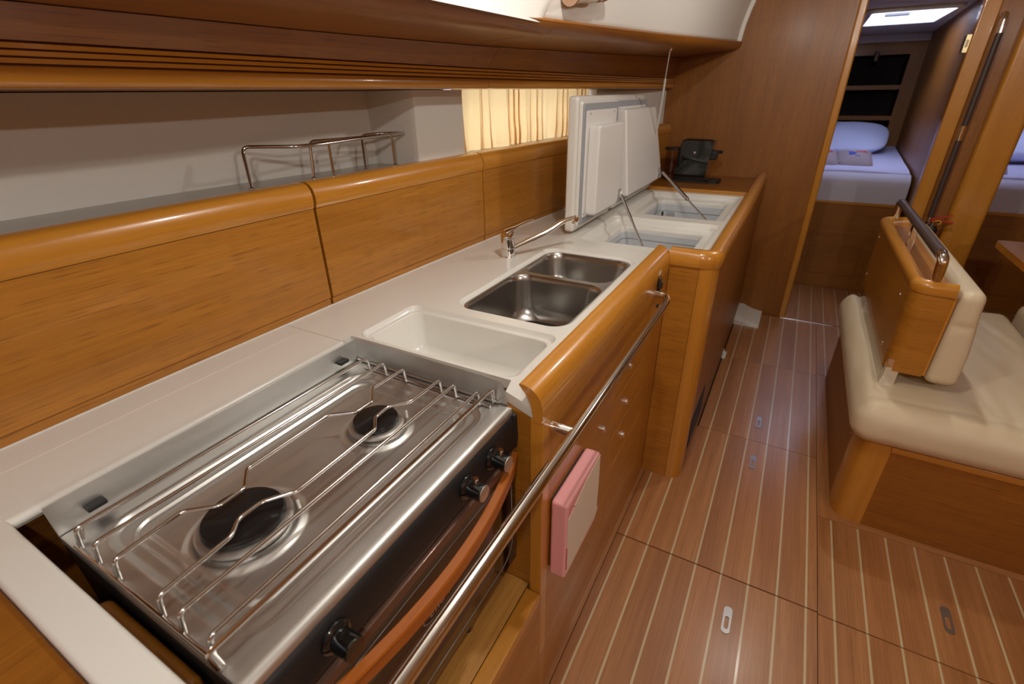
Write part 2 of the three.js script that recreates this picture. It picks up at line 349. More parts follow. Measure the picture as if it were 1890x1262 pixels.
// coachroof side liner above the ledge: [z, ledge tip x, ledge tip y]
const TIP = [[0.8, -0.70, 1.553], [-0.861, -0.66, 1.557], [-1.054, -0.645, 1.5595], [-1.328, -0.622, 1.564], [-2.182, -0.54, 1.593], [-3.558, -0.430, 1.651]];
const FLR = [[0.8, -0.845, 1.515], [-0.463, -0.80, 1.522], [-0.726, -0.78, 1.526], [-1.189, -0.735, 1.534], [-1.447, -0.71, 1.540], [-2.449, -0.60, 1.570], [-3.558, -0.495, 1.610]];
const FLD = [[0.8, -0.925, 1.511], [-0.326, -0.915, 1.513], [-0.835, -0.905, 1.517], [-1.419, -0.88, 1.526], [-2.223, -0.835, 1.546], [-3.558, -0.764, 1.584]];
const at = (t, z) => { let i = 0; while (i < t.length - 2 && z < t[i + 1][0]) i++; const k = (z - t[i][0]) / (t[i + 1][0] - t[i][0]); return [lerp(t[i][1], t[i + 1][1], k), lerp(t[i][2], t[i + 1][2], k)]; };
struct('wall_port_coachroof', loft(zs(0.8, ZB + 0.004, 24).map(z => { const [x, y] = at(TIP, z); return [[-0.06, -0.012], [-0.028, 0.004], [-0.022, 0.02], [-0.010, 0.09], [0.006, 0.155], [0.025, 0.215], [0.050, 0.27], [0.082, 0.315], [0.13, 0.355], [0.20, 0.385], [0.30, 0.40]].map(([dx, dy]) => V(x + dx, Math.min(1.935, y + dy), z)); })), M.liner, 'white moulded side of the coachroof above the wooden ledge');
struct('trim_5', creased(loft([0, 1, 2, 3].map(k => { const z = [ZB + 0.002, ZB + 0.002, ZB + 0.035, ZB + 0.045][k], d = [0.0, 0.016, 0.016, -0.004][k]; return [[-0.022, 0.004], [-0.010, 0.09], [0.006, 0.155], [0.025, 0.215], [0.050, 0.27], [0.082, 0.315]].map(([dx, dy]) => V(at(TIP, ZB)[0] + dx + d, Math.min(1.93, at(TIP, ZB)[1] + dy - d * 0.3), z)); })), 40), M.white, 'white flange where the coachroof liner meets the bulkhead');
{ // moulded portlight surround on the liner
  const rows = [], N = 18;
  const g = loft(zs(0, 1, N).map(t => { const dy = -0.006 + t * 0.235; const zr = -1.30 - 0.045 * smooth(0, 0.25, t) + 0.0 * t; return [[0.70, 0.0], [0.70, 0.022], [zr + 0.045, 0.022], [zr + 0.012, 0.019], [zr, 0.010], [zr - 0.004, -0.004]].map(([z, o]) => { const [x, y] = at(TIP, z); return V(x - 0.024 + o + dy * dy * 0.85, y + dy, z); }); }));
  struct('trim_6', creased(g, 45), M.white, 'raised white moulding on the coachroof side');
}
// ---- forward cabins
struct('wall_cabin_back', [
  ...[[0.10, 0.20], [0.735, 0.90]].map(([a, b]) => W(box(a, b, 0.4, 1.80, -6.68, -6.60), 'y')),
  W(box(0.2, 0.735, 1.69, 1.80, -6.68, -6.60), 'x'), W(box(0.2, 0.735, 0.4, 0.80, -6.68, -6.60), 'x'),
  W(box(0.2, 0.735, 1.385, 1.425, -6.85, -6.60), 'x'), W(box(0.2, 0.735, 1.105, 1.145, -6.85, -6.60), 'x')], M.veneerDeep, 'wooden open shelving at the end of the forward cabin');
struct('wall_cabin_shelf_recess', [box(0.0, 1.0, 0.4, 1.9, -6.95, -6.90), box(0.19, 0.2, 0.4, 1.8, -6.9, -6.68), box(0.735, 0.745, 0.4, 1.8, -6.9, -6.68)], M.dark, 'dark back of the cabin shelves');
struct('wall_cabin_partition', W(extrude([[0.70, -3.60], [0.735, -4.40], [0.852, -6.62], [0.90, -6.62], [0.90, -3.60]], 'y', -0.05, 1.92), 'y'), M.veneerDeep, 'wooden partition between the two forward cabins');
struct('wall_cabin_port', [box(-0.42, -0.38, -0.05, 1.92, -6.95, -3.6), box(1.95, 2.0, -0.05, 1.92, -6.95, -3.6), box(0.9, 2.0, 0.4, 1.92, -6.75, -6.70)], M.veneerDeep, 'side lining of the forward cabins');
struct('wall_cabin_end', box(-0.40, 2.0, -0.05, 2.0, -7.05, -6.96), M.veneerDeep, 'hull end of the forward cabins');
struct('ceiling_cabin', extrude(rectXZ(-0.42, 2.0, -7.0, -3.6), 'y', 1.86, 1.91, [rectXZ(0.22, 0.68, -5.36, -4.50), rectXZ(1.15, 1.6, -5.3, -4.6)]), M.liner, 'white deckhead of the forward cabins');
struct('trim_7', [rbox(0.0, 0.86, 1.795, 1.86, -6.60, -6.55, 0.012, 3)], M.liner, 'white band above the cabin shelving');
{
  const h = structGroup('window_2', 'bright deck hatch over the forward berth');
  const f = obj('window_frame', extrude(rrect(0.19, 0.71, -5.40, -4.46, 0.05), 'y', 1.838, 1.862, [rrect(0.225, 0.675, -5.355, -4.505, 0.03)]), M.white, h);
  obj('pane', box(0.21, 0.69, 1.900, 1.908, -5.37, -4.49), M.frost, h);
  obj('window_handle', rbox(0.32, 0.46, 1.845, 1.865, -4.84, -4.81, 0.006), M.grey, h);
  const h2 = structGroup('window_3', 'deck hatch over the second berth');
  obj('pane', box(1.14, 1.61, 1.900, 1.908, -5.31, -4.59), M.frost, h2);
}
// ================================================================ GALLEY
// ---- lockers along the back of the worktop
const lockerSpots = [[0.55, -0.818, 'long wooden locker front behind the stove'], [-0.826, -1.552, 'wooden locker front below the white casing, behind the cutting-board recess'], [-1.558, -2.42, 'wooden locker front behind the tap, under the curtain'], [-2.426, -3.55, 'wooden locker front running from the fridge lids to the bulkhead']];
for (const [a, b, label] of lockerSpots) {
  const t = thing('galley_locker', label, 'locker', 'lockers along the back of the worktop');
  obj('front_panel', W(follow([[0, 0.9175], [0, 1.154], [-0.018, 1.154], [-0.018, 0.9175]], a, b, 8), 'z', a), M.veneer, t);
  obj('top_rail', W(follow([[0.0015, 1.1555], [0.006, 1.168], [0.006, 1.184], [0.002, 1.199], [-0.007, 1.210], [-0.020, 1.216], [-0.042, 1.216], [-0.047, 1.210], [-0.047, 1.1555]], a, b, 8, bx, 40), 'z', a + 0.4), M.solid, t);
  obj('plinth', W(follow([[-0.004, 0.8965], [-0.004, 0.9150], [-0.02, 0.9150], [-0.02, 0.8965]], a, b, 8), 'z', a), M.veneer, t);
}
obj('locker_carcass', follow([[-0.030, 0.85], [-0.030, 1.15], [-0.05, 1.15], [-0.05, 0.85]], 0.55, -3.55, 12), M.dark).userData = { kind: 'structure', label: 'dark carcass behind the locker fronts' };
tag(obj('locker_shelf', follow([[-0.049, 1.190], [-0.049, 1.205], [-0.25, 1.205], [-0.25, 1.190]], 0.55, -1.27, 6), M.shelfGrey), 'narrow grey shelf top under the wire rack', 'shelf');
// ---- wire rack on the shelf
{
  const t = thing('wire_rack', 'bent chrome wire rack standing on the grey shelf', 'rack');
  const r = 0.0042, y0 = 1.205, Y = 1.297;
  obj('rail', tube([V(-1.140, y0, -0.745), V(-1.177, Y, -0.770), V(-1.082, Y - 0.003, -0.850), V(-1.074, Y - 0.003, -0.90), V(-1.078, Y + 0.003, -1.246)], r, { bend: 0.018 }), M.wire, t);
  obj('rail', tube([V(-1.137, y0, -0.929), V(-1.140, Y, -0.940), V(-1.110, Y, -1.04), V(-1.077, Y + 0.002, -1.14)], r, { bend: 0.016 }), M.wire, t);
  obj('rail', tube([V(-1.128, y0, -1.115), V(-1.166, Y, -1.155), V(-1.140, Y + 0.002, -1.205), V(-1.078, Y + 0.003, -1.246)], r, { bend: 0.016 }), M.wire, t);
  for (const z of [-0.945, -1.187]) obj('post', cyl(V(-1.076, y0, z), V(-1.076, Y, z), r * 0.9, 10), M.wire, t);
  for (const [x, z] of [[-1.140, -0.745], [-1.137, -0.929], [-1.128, -1.115], [-1.076, -0.945], [-1.076, -1.187]]) obj('foot', lathe([[0, 0], [0.008, 0], [0.008, 0.003], [0.005, 0.005], [0, 0.005]], V(x, y0, z), V(0, 1, 0), 14), M.wire, t);
}
// ---- curtain: gathered cloth whose pleats fold back over themselves
{
  const rows = zs(0, 1, 520).map(u => {
    const ph = 2 * Math.PI * (13 * u + 0.55 * Math.sin(2 * Math.PI * 2.3 * u) + 0.4 * Math.sin(2 * Math.PI * 5.1 * u + 1));
    const a = 0.45 + 0.9 * pn(u * 17, 1, 999, 9, 4);
    return zs(0, 1, 16).map(v => {
      const sway = 0.018 * (pn(u * 8 + v * 1.5, v * 2.5, 999, 9, 14) - 0.5) * v;
      const z = lerp(PW[0] - 0.006, PW[1] + 0.006, u) + a * (0.007 + 0.007 * v) * Math.sin(2 * ph) + sway * smooth(0, 0.05, u) * smooth(1, 0.95, u);
      const y = lerp(1.435, 1.200 + 0.004 * pn(u * 30, 3, 999, 9, 6), v);
      return V(-1.082 + (bx(lerp(PW[0], PW[1], u)) - bx(-1.5)) * 0.9 + a * (0.006 + 0.009 * v) * Math.cos(ph) + 0.012 * smooth(0.75, 1, v) * (pn(u * 21 + 3, 2, 999, 9, 5) - 0.5), y, z);
    });
  });
  tag(obj('curtain', loft(rows), M.curtain), 'gathered translucent yellow curtain glowing in front of the portlight', 'curtain');
}
// ---- upper lockers with slatted edge and flared wooden ledge
const lx = z => -0.955 + 0.150 * Math.pow(Math.max(0, -z) / 3.56, 2);
{
  const spans = [[0.6, -1.493, 'long overhead wooden locker above the stove with grooved lower edge'], [-1.495, ZB + 0.003, 'overhead wooden locker above the curtain reaching the forward bulkhead']];
  spans.forEach(([a, b, label], i) => {
    const t = thing('overhead_locker', label, 'locker', 'overhead lockers above the galley');
    const n = 14, sec = f => zs(a, b, n).map(f);
    obj('lip', W(follow([[-0.012, 1.4165], [0.002, 1.4170], [0.009, 1.4215], [0.0115, 1.429], [0.0105, 1.438], [0.007, 1.4435], [-0.012, 1.4435]], a, b, n, lx, 40), 'z', 0.2), M.solid, t);
    for (let k = 0; k < 3; k++) { const y = 1.4475 + k * 0.0088; obj('slat', W(follow([[-0.012, y], [0.0062 + k * 0.0012, y], [0.0062 + k * 0.0012, y + 0.0062], [-0.012, y + 0.0062]], a, b, n, lx), 'z', k * 0.3), M.solid, t); }
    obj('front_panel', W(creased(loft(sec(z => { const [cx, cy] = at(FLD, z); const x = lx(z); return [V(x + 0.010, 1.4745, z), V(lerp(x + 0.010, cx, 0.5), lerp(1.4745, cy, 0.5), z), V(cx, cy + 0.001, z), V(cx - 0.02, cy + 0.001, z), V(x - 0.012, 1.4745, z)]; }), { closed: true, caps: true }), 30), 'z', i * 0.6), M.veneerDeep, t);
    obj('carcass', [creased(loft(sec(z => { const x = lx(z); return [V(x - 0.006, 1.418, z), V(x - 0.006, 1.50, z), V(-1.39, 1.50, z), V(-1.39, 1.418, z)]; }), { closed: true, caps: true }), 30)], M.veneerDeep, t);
  });
  const joints = [[0.6, -1.352, 'near half of the flared wooden ledge above the galley'], [-1.355, ZB + 0.003, 'forward half of the flared wooden ledge meeting the bulkhead']];
  joints.forEach(([a, b, label], i) => {
    const rows = zs(a, b, 14).map(z => {
      const [cx, cy] = at(FLD, z), [fx, fy] = at(FLR, z), [tx, ty] = at(TIP, z);
      const q = (u) => V(lerp(fx, tx, u) + 0.022 * Math.sin(u * Math.PI) * 0.8, lerp(fy, ty, u) - 0.012 * Math.sin(u * Math.PI), z);
      return [V(cx - 0.012, cy + 0.0015, z), V(lerp(cx, fx, 0.5), lerp(cy, fy, 0.5) + 0.004, z), V(fx, fy + 0.001, z), q(0.15), q(0.35), q(0.55), q(0.75), q(0.9), V(tx, ty, z), V(tx - 0.006, ty + 0.006, z), V(tx - 0.05, ty + 0.004, z), V(cx - 0.012, ty - 0.005, z)];
    });
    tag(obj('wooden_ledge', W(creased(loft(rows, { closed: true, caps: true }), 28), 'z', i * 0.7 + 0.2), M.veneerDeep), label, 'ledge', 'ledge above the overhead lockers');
  });
}
// ---- roll of kitchen paper tucked against the coachroof
{
  const t = thing('paper_roll', 'crumpled roll of white paper with brown ends tucked on the ledge', 'paper roll');
  const a = V(-0.602, 1.628, -1.398), b = V(-0.579, 1.655, -1.566), d = b.clone().sub(a);
  obj('roll', tube(zs(0, 1, 10).map(u => a.clone().addScaledVector(d, u).add(V(0, 0.003 * Math.sin(u * 9), 0))), 0.024, { bend: 0, n: 18, rad: u => 0.024 + 0.002 * Math.sin(u * 11) }), S({ color: new THREE.Color().setRGB(0.80, 0.75, 0.66), roughness: 0.9 }), t);
  const brown = S({ color: new THREE.Color().setRGB(0.42, 0.25, 0.16), roughness: 0.8 });
  obj('cover', cyl(a.clone().addScaledVector(d, -0.03), a.clone().addScaledVector(d, 0.05), 0.027, 18), brown, t); obj('cover', cyl(a.clone().addScaledVector(d, 0.86), a.clone().addScaledVector(d, 1.06), 0.027, 18), brown, t);
}
// ---- worktop
const CY = 0.895;
const rev = a => a.slice().reverse();
const SINKHOLE = rrect(-0.738, -0.402, -1.588, -0.968, 0.055, 8);
const TUBHOLE = rrect(-0.832, -0.400, -0.930, -0.716, 0.028, 8);
{
  const t = thing('worktop', 'cream-white moulded galley worktop around the sinks', 'worktop');
  const back = zs(-0.676, -2.925, 14).map(z => [bx(z) - 0.012, z]);
  const outline = [[-0.842, -0.676], [-0.842, -0.706], [-0.405, -0.708], [-0.395, -0.668], [-0.318, -0.640], [-0.316, -1.655], [-0.30, -1.668], [-0.715, -1.668 - 0.06], [-0.715, -2.925], ...rev(back)];
  obj('slab', creased(extrude(outline, 'y', CY - 0.022, CY, [SINKHOLE, TUBHOLE]), 25), M.counter, t);
  const tubR = [[0, 0, 0.030], [0.002, 0.003, 0.030], [0.005, 0.010, 0.030], [0.008, 0.012, 0.028], [0.014, 0.0125, 0.026], [0.017, 0.015, 0.026], [0.026, 0.10, 0.030], [0.034, 0.112, 0.032], [0.050, 0.117, 0.03]];
  const rows = tubR.map(([i, d, r]) => ring(rrect(-0.832 + i, -0.400 - i, -0.930 + i, -0.716 - i, r, 8), CY - d));
  obj('cutting_board_recess', loft(rows.concat([ring(rrect(-0.832 + 0.1, -0.400 - 0.1, -0.930 + 0.1, -0.716 - 0.1, 0.003, 8), CY - 0.1175)]), { closed: true, caps: 'end' }), M.counter, t, 'rectangular moulded recess with stepped rim');
  const rim = [[0, 0], [0.002, 0.003], [0.006, 0.006], [0.010, 0.0065], [0.0115, 0.010]];
  obj('sink_rim', loft(rim.map(([i, d]) => ring(rrect(-0.738 + i, -0.402 - i, -1.588 + i, -0.968 - i, 0.055 - i * 0.5, 8), CY - d)), { closed: true }), M.counter, t);
  obj('sealant_bead', tube(zs(0.5, -2.9, 16).map(z => V(bx(z) - 0.003, CY + 0.001, z)), 0.0018, { bend: 0, n: 6 }), M.seal, t);
  const lid = thing('worktop_board', 'long white worktop board between stove and locker front', 'worktop');
  const bback = zs(0.5, -0.6735, 6).map(z => [bx(z) - 0.012, z]);
  obj('slab', creased(extrude([...bback, [-0.838, -0.6735], [-0.838, 0.5]], 'y', CY - 0.020, CY + 0.0005), 25), M.counter, lid);
  obj('edge', tube([V(-0.838, CY - 0.008, -0.673), V(-0.838, CY - 0.008, 0.5)], 0.0088, { bend: 0, n: 12 }), M.white, lid);
  obj('joint_line', box(-0.9655, -0.9635, CY, CY + 0.0009, -0.66, 0.5), M.white, lid);
}
// ---- double sink
{
  const t = thing('sink', 'brushed stainless steel sink with two bowls set into the worktop', 'sink');
  const bowls = [[-0.722, -0.418, -1.312, -0.984], [-0.722, -0.418, -1.572, -1.332]];
  obj('flange', extrude(rrect(-0.733, -0.407, -1.583, -0.973, 0.05, 8), 'y', CY - 0.0125, CY - 0.0105, bowls.map(b => rrect(...b, 0.055, 8))), M.steelSink, t);
  bowls.forEach((b, i) => {
    const D = i ? 0.135 : 0.165, lev = [[0, 0.0105, 0.055], [0.001, 0.013, 0.055], [0.004, 0.018, 0.055], [0.006, 0.03, 0.055], [0.012, D - 0.05, 0.06], [0.017, D - 0.028, 0.065], [0.028, D - 0.010, 0.07], [0.045, D - 0.002, 0.07], [0.075, D, 0.05], [0.115, D + 0.002, 0.003]];
    obj('bowl', grain(loft(lev.map(([k, d, r]) => ring(rrect(b[0] + k, b[1] - k, b[2] + k, b[3] - k, Math.max(0.002, Math.min(r, (b[3] - b[2]) / 2 - k - 0.001)), 8), CY - d)), { closed: true, caps: 'end' }), 'x'), M.steelSink, t);
    const c = V((b[0] + b[1]) / 2, CY - D - 0.002, (b[2] + b[3]) / 2);
    obj('drain', lathe([[0, 0.001], [0.018, 0.001], [0.021, 0.004], [0.030, 0.004], [0.034, 0.001], [0.034, -0.001]], c, V(0, 1, 0), 28), M.chrome, t);
  });
}
// ---- mixer tap
{
  const t = thing('mixer_tap', 'single-lever chrome mixer tap with a long low spout', 'tap');
  const c = V(-0.815, CY, -1.418);
  obj('body', lathe([[0, 0], [0.0255, 0], [0.0255, 0.004], [0.0238, 0.006], [0.0238, 0.031], [0.0228, 0.0325], [0.0238, 0.034], [0.0232, 0.066], [0.0222, 0.0675], [0.0235, 0.069], [0.0235, 0.078], [0.0215, 0.086], [0, 0.088]], c, V(0, 1, 0), 32), M.chrome, t);
  const dir = V(0.55, 0, -0.84).normalize();
  const lv = zs(0, 1, 10).map(u => c.clone().add(V(0, 0.082 + 0.034 * Math.sin(u * 1.45), 0)).addScaledVector(dir, -0.014 + 0.110 * u));
  obj('lever', [loft(lv.map((p, i) => { const u = i / 10, w = lerp(0.021, 0.008, smooth(0, 0.7, u)), h = lerp(0.014, 0.003, smooth(0, 0.5, u)), s = V(-dir.z, 0, dir.x); return zs(0, 1, 15).slice(0, 15).map(a => p.clone().addScaledVector(s, Math.cos(a * 2 * Math.PI) * w).add(V(0, Math.sin(a * 2 * Math.PI) * h, 0))); }), { closed: true, caps: true }), lathe([[0, 0], [0.006, 0], [0.006, 0.003], [0, 0.004]], lv[10].clone().add(V(0, -0.001, 0)), V(0, 1, 0), 14)], M.chrome, t);
  const a = c.clone().add(V(0.012, 0.028, -0.016)), e = V(-0.640, 1.000, -1.600);
  obj('spout', tube([a, a.clone().lerp(e, 0.55).add(V(0, 0.006, 0)), a.clone().lerp(e, 0.8).add(V(0, 0.018, 0)), e.clone().add(V(0, 0.012, 0))], 0.0088, { bend: 0.05, n: 14, rad: u => lerp(0.0102, 0.0078, u) }), M.chrome, t);
  obj('aerator', [lathe([[0, 0.012], [0.0115, 0.010], [0.0125, 0.004], [0.0115, -0.008], [0.0105, -0.016], [0.0, -0.016]], e.clone().add(V(0, 0.004, 0)), V(0.15, 1, -0.2), 20)], M.chrome, t);
}
// ---- galley base cabinet
const PX = -0.300;
{
  const t = thing('galley_cabinet', 'varnished wooden sink cabinet with drawers and round push latches', 'cabinet');
  const f = (y0, y1, z0, z1, off, ax = 'z', m = M.veneer) => obj('panel', W(rbox(PX - 0.018, PX, y0, y1, z0, z1, 0.0015, 1), ax, off), m, t);
  obj('fascia', W(rbox(PX - 0.018, PX, 0.7640, 0.875, -1.600, -0.640, 0.0015, 1), 'z', 0.3), M.veneer, t);
  const latch = (y, z, parent) => { obj('push_latch', [lathe([[0, 0.0005], [0.0135, 0.0005], [0.0135, 0.0018], [0.0115, 0.0025], [0.008, 0.0025], [0.008, 0.0075], [0.0065, 0.009], [0, 0.009]], V(PX, y, z), V(1, 0, 0), 22)], M.chrome, parent, 'chrome push latch'); };
  const door = obj('door', W(rbox(PX - 0.018, PX, 0.062, 0.7615, -1.088, -0.643, 0.0015, 1), 'z', 0.8), M.veneer, t); latch(0.614, -1.003, door);
  [[0.637, 0.7615, 0.698], [0.5135, 0.6345, 0.574], [0.390, 0.511, 0.451]].forEach(([a, b, y], i) => { const d = obj('drawer', W(rbox(PX - 0.018, PX, a, b, -1.455, -1.0905, 0.0015, 1), 'z', 0.8 + i * 0.01), M.veneer, t); latch(y, -1.213, d); });
  obj('door', W(rbox(PX - 0.018, PX, 0.062, 0.3875, -1.455, -1.0905, 0.0015, 1), 'z', 1.2), M.veneer, t);
  obj('stile', W(rbox(PX - 0.018, PX, 0, 0.7615, -1.600, -1.4575, 0.0015, 1), 'y', 0.3), M.veneer, t);
  obj('plinth', W(rbox(PX - 0.018, PX, 0, 0.060, -1.4575, -0.643, 0.0015, 1), 'z', 0.3), M.veneer, t);
  obj('side_panel', W(rbox(-1.0, -0.328, 0.0, 0.872, -0.668, -0.652, 0.001, 1), 'x', 0.2), M.veneer, t);
  obj('corner_stile', W(rbox(-0.327, PX + 0.0005, 0.0, 0.875, -0.668, -0.638, 0.002, 2), 'y', 0.2), M.solid, t);
  obj('carcass', box(-0.99, PX - 0.02, 0.02, 0.74, -1.60, -0.67), M.dark, t);
  // moulded fiddle rail with a cove on the inside
  const prof = [[-0.300, 0.873], [-0.2985, 0.890], [-0.299, 0.905], [-0.303, 0.921], [-0.311, 0.934], [-0.322, 0.9425], [-0.336, 0.947], [-0.345, 0.9475], [-0.3465, 0.945], [-0.342, 0.939], [-0.334, 0.930], [-0.327, 0.919], [-0.3225, 0.907], [-0.321, 0.897], [-0.3165, 0.873]];
  obj('fiddle_rail', W(creased(loft(zs(-0.632, -1.612, 6).map(z => prof.map(([x, y]) => V(x, y, z))), { closed: true, caps: true }), 40), 'z', 0.5), M.solid, t);
  const lk = obj('lock', [rbox(PX, PX + 0.011, 0.846, 0.890, -1.470, -1.447, 0.008, 4), rbox(PX + 0.008, PX + 0.015, 0.853, 0.875, -1.463, -1.455, 0.003, 2)], M.glossBlack, t, 'black oval lock');
  obj('sticker', box(PX, PX + 0.0008, 0.898, 0.909, -1.474, -1.448).translate(0.0015, -0.001, 0), M.paper, t, 'small blank cream sticker');
  obj('hinge_pin', cyl(V(PX, 0.786, -1.478), V(PX + 0.007, 0.786, -1.478), 0.006, 14), M.glossBlack, t);
}
// ---- chrome grab rail along the galley front
{
  const t = thing('grab_rail', 'long polished chrome grab rail in front of stove and sink cabinet', 'rail');
  const X = -0.252, Y = 0.845;
  obj('bar', tube([V(PX + 0.001, Y, -1.425), V(X - 0.006, Y, -1.418), V(X, Y, -1.385), V(X, Y, 0.35)], 0.0112, { bend: 0.03, n: 20 }), M.chrome, t);
  obj('post', [cyl(V(PX + 0.001, Y, -0.672), V(X, Y, -0.672), 0.0105, 20)], M.chrome, t);
  obj('post', [cyl(V(PX + 0.001, Y, 0.10), V(X, Y, 0.10), 0.0105, 20)], M.chrome, t);
}
// ---- pink box stuck on the cabinet door
{
  const t = thing('pink_box', 'pink plastic box with torn cream paper on its front, stuck to the cabinet door', 'box');
  const x0 = PX + 0.004, x1 = -0.258, a = -0.672, b = -0.868, y0 = 0.435, y1 = 0.655;
  obj('box_body', rbox(x0, x1, y0, y1, b, a, 0.007, 4), M.pink, t);
  obj('back_plate', rbox(PX, x0 + 0.002, y0 + 0.008, y1 - 0.006, b + 0.008, a - 0.012, 0.001, 1), M.black, t);
  const P = [[-0.679, 0.452], [-0.684, 0.461], [-0.6785, 0.475], [-0.681, 0.500], [-0.677, 0.545], [-0.6765, 0.600], [-0.677, 0.615], [-0.72, 0.628], [-0.78, 0.643], [-0.862, 0.650], [-0.8665, 0.56], [-0.867, 0.490], [-0.868, 0.478], [-0.879, 0.470], [-0.86, 0.455], [-0.80, 0.452], [-0.74, 0.449], [-0.69, 0.447]];
  obj('paper_label', extrude(P, 'x', x1, x1 + 0.0012), M.paper, t, 'torn cream paper label');
  const ink = S({ color: new THREE.Color().setRGB(0.55, 0.10, 0.14), roughness: 0.6 });
  obj('print_mark', tube(zs(0, 1, 10).map(u => V(x1 + 0.0006, 0.622 + 0.012 * Math.sin(u * 3.1), lerp(-0.682, -0.712, u))), 0.0011, { bend: 0, n: 5 }), ink, t);
  obj('print_mark', tube([V(x1 + 0.0006, 0.462, -0.6785), V(x1 + 0.0006, 0.492, -0.6775), V(x1 + 0.0006, 0.530, -0.6775)], 0.0014, { bend: 0, n: 5 }), ink, t);
}
// ---- stove niche
{
  const t = thing('stove_housing', 'wooden housing under and around the hanging stove', 'cabinet');
  obj('niche_floor', W(rbox(-0.95, -0.336, 0.380, 0.400, -0.651, 0.40, 0.001, 1), 'z', 0.2), M.niche, t, 'pale wooden floor under the stove');
  obj('edge_strip', W(rbox(-0.334, PX, 0.372, 0.402, -0.636, 0.40, 0.002, 2), 'z', 0.6), M.solid, t);
  obj('front_panel', W(rbox(PX - 0.018, PX - 0.0005, 0.0, 0.371, -0.6425, 0.40, 0.0015, 1), 'z', 0.1), M.veneer, t);
  obj('back_panel', W(box(-0.97, -0.95, 0.0, 0.87, -0.651, 0.40), 'z', 0.9), M.veneerDeep, t);
  obj('end_panel', W(box(-0.95, PX - 0.02, 0.40, 0.862, -0.055, -0.040), 'x', 0.4), M.veneerDeep, t);
  obj('bracket_block', W(rbox(-0.640, -0.440, 0.78, 0.852, -0.0925, -0.0555, 0.012, 3), 'x', 0.7), M.veneer, t);
  obj('end_cap', [rbox(-0.90, -0.33, 0.865, CY + 0.002, -0.0735, -0.0275, 0.006, 3)], M.white, t, 'white edge strip at the near end of the stove');
  obj('side_top', [W(rbox(-0.90, -0.33, 0.855, 0.886, -0.027, 0.40, 0.003, 2), 'z', 0.3)], M.veneerDeep, t);
}
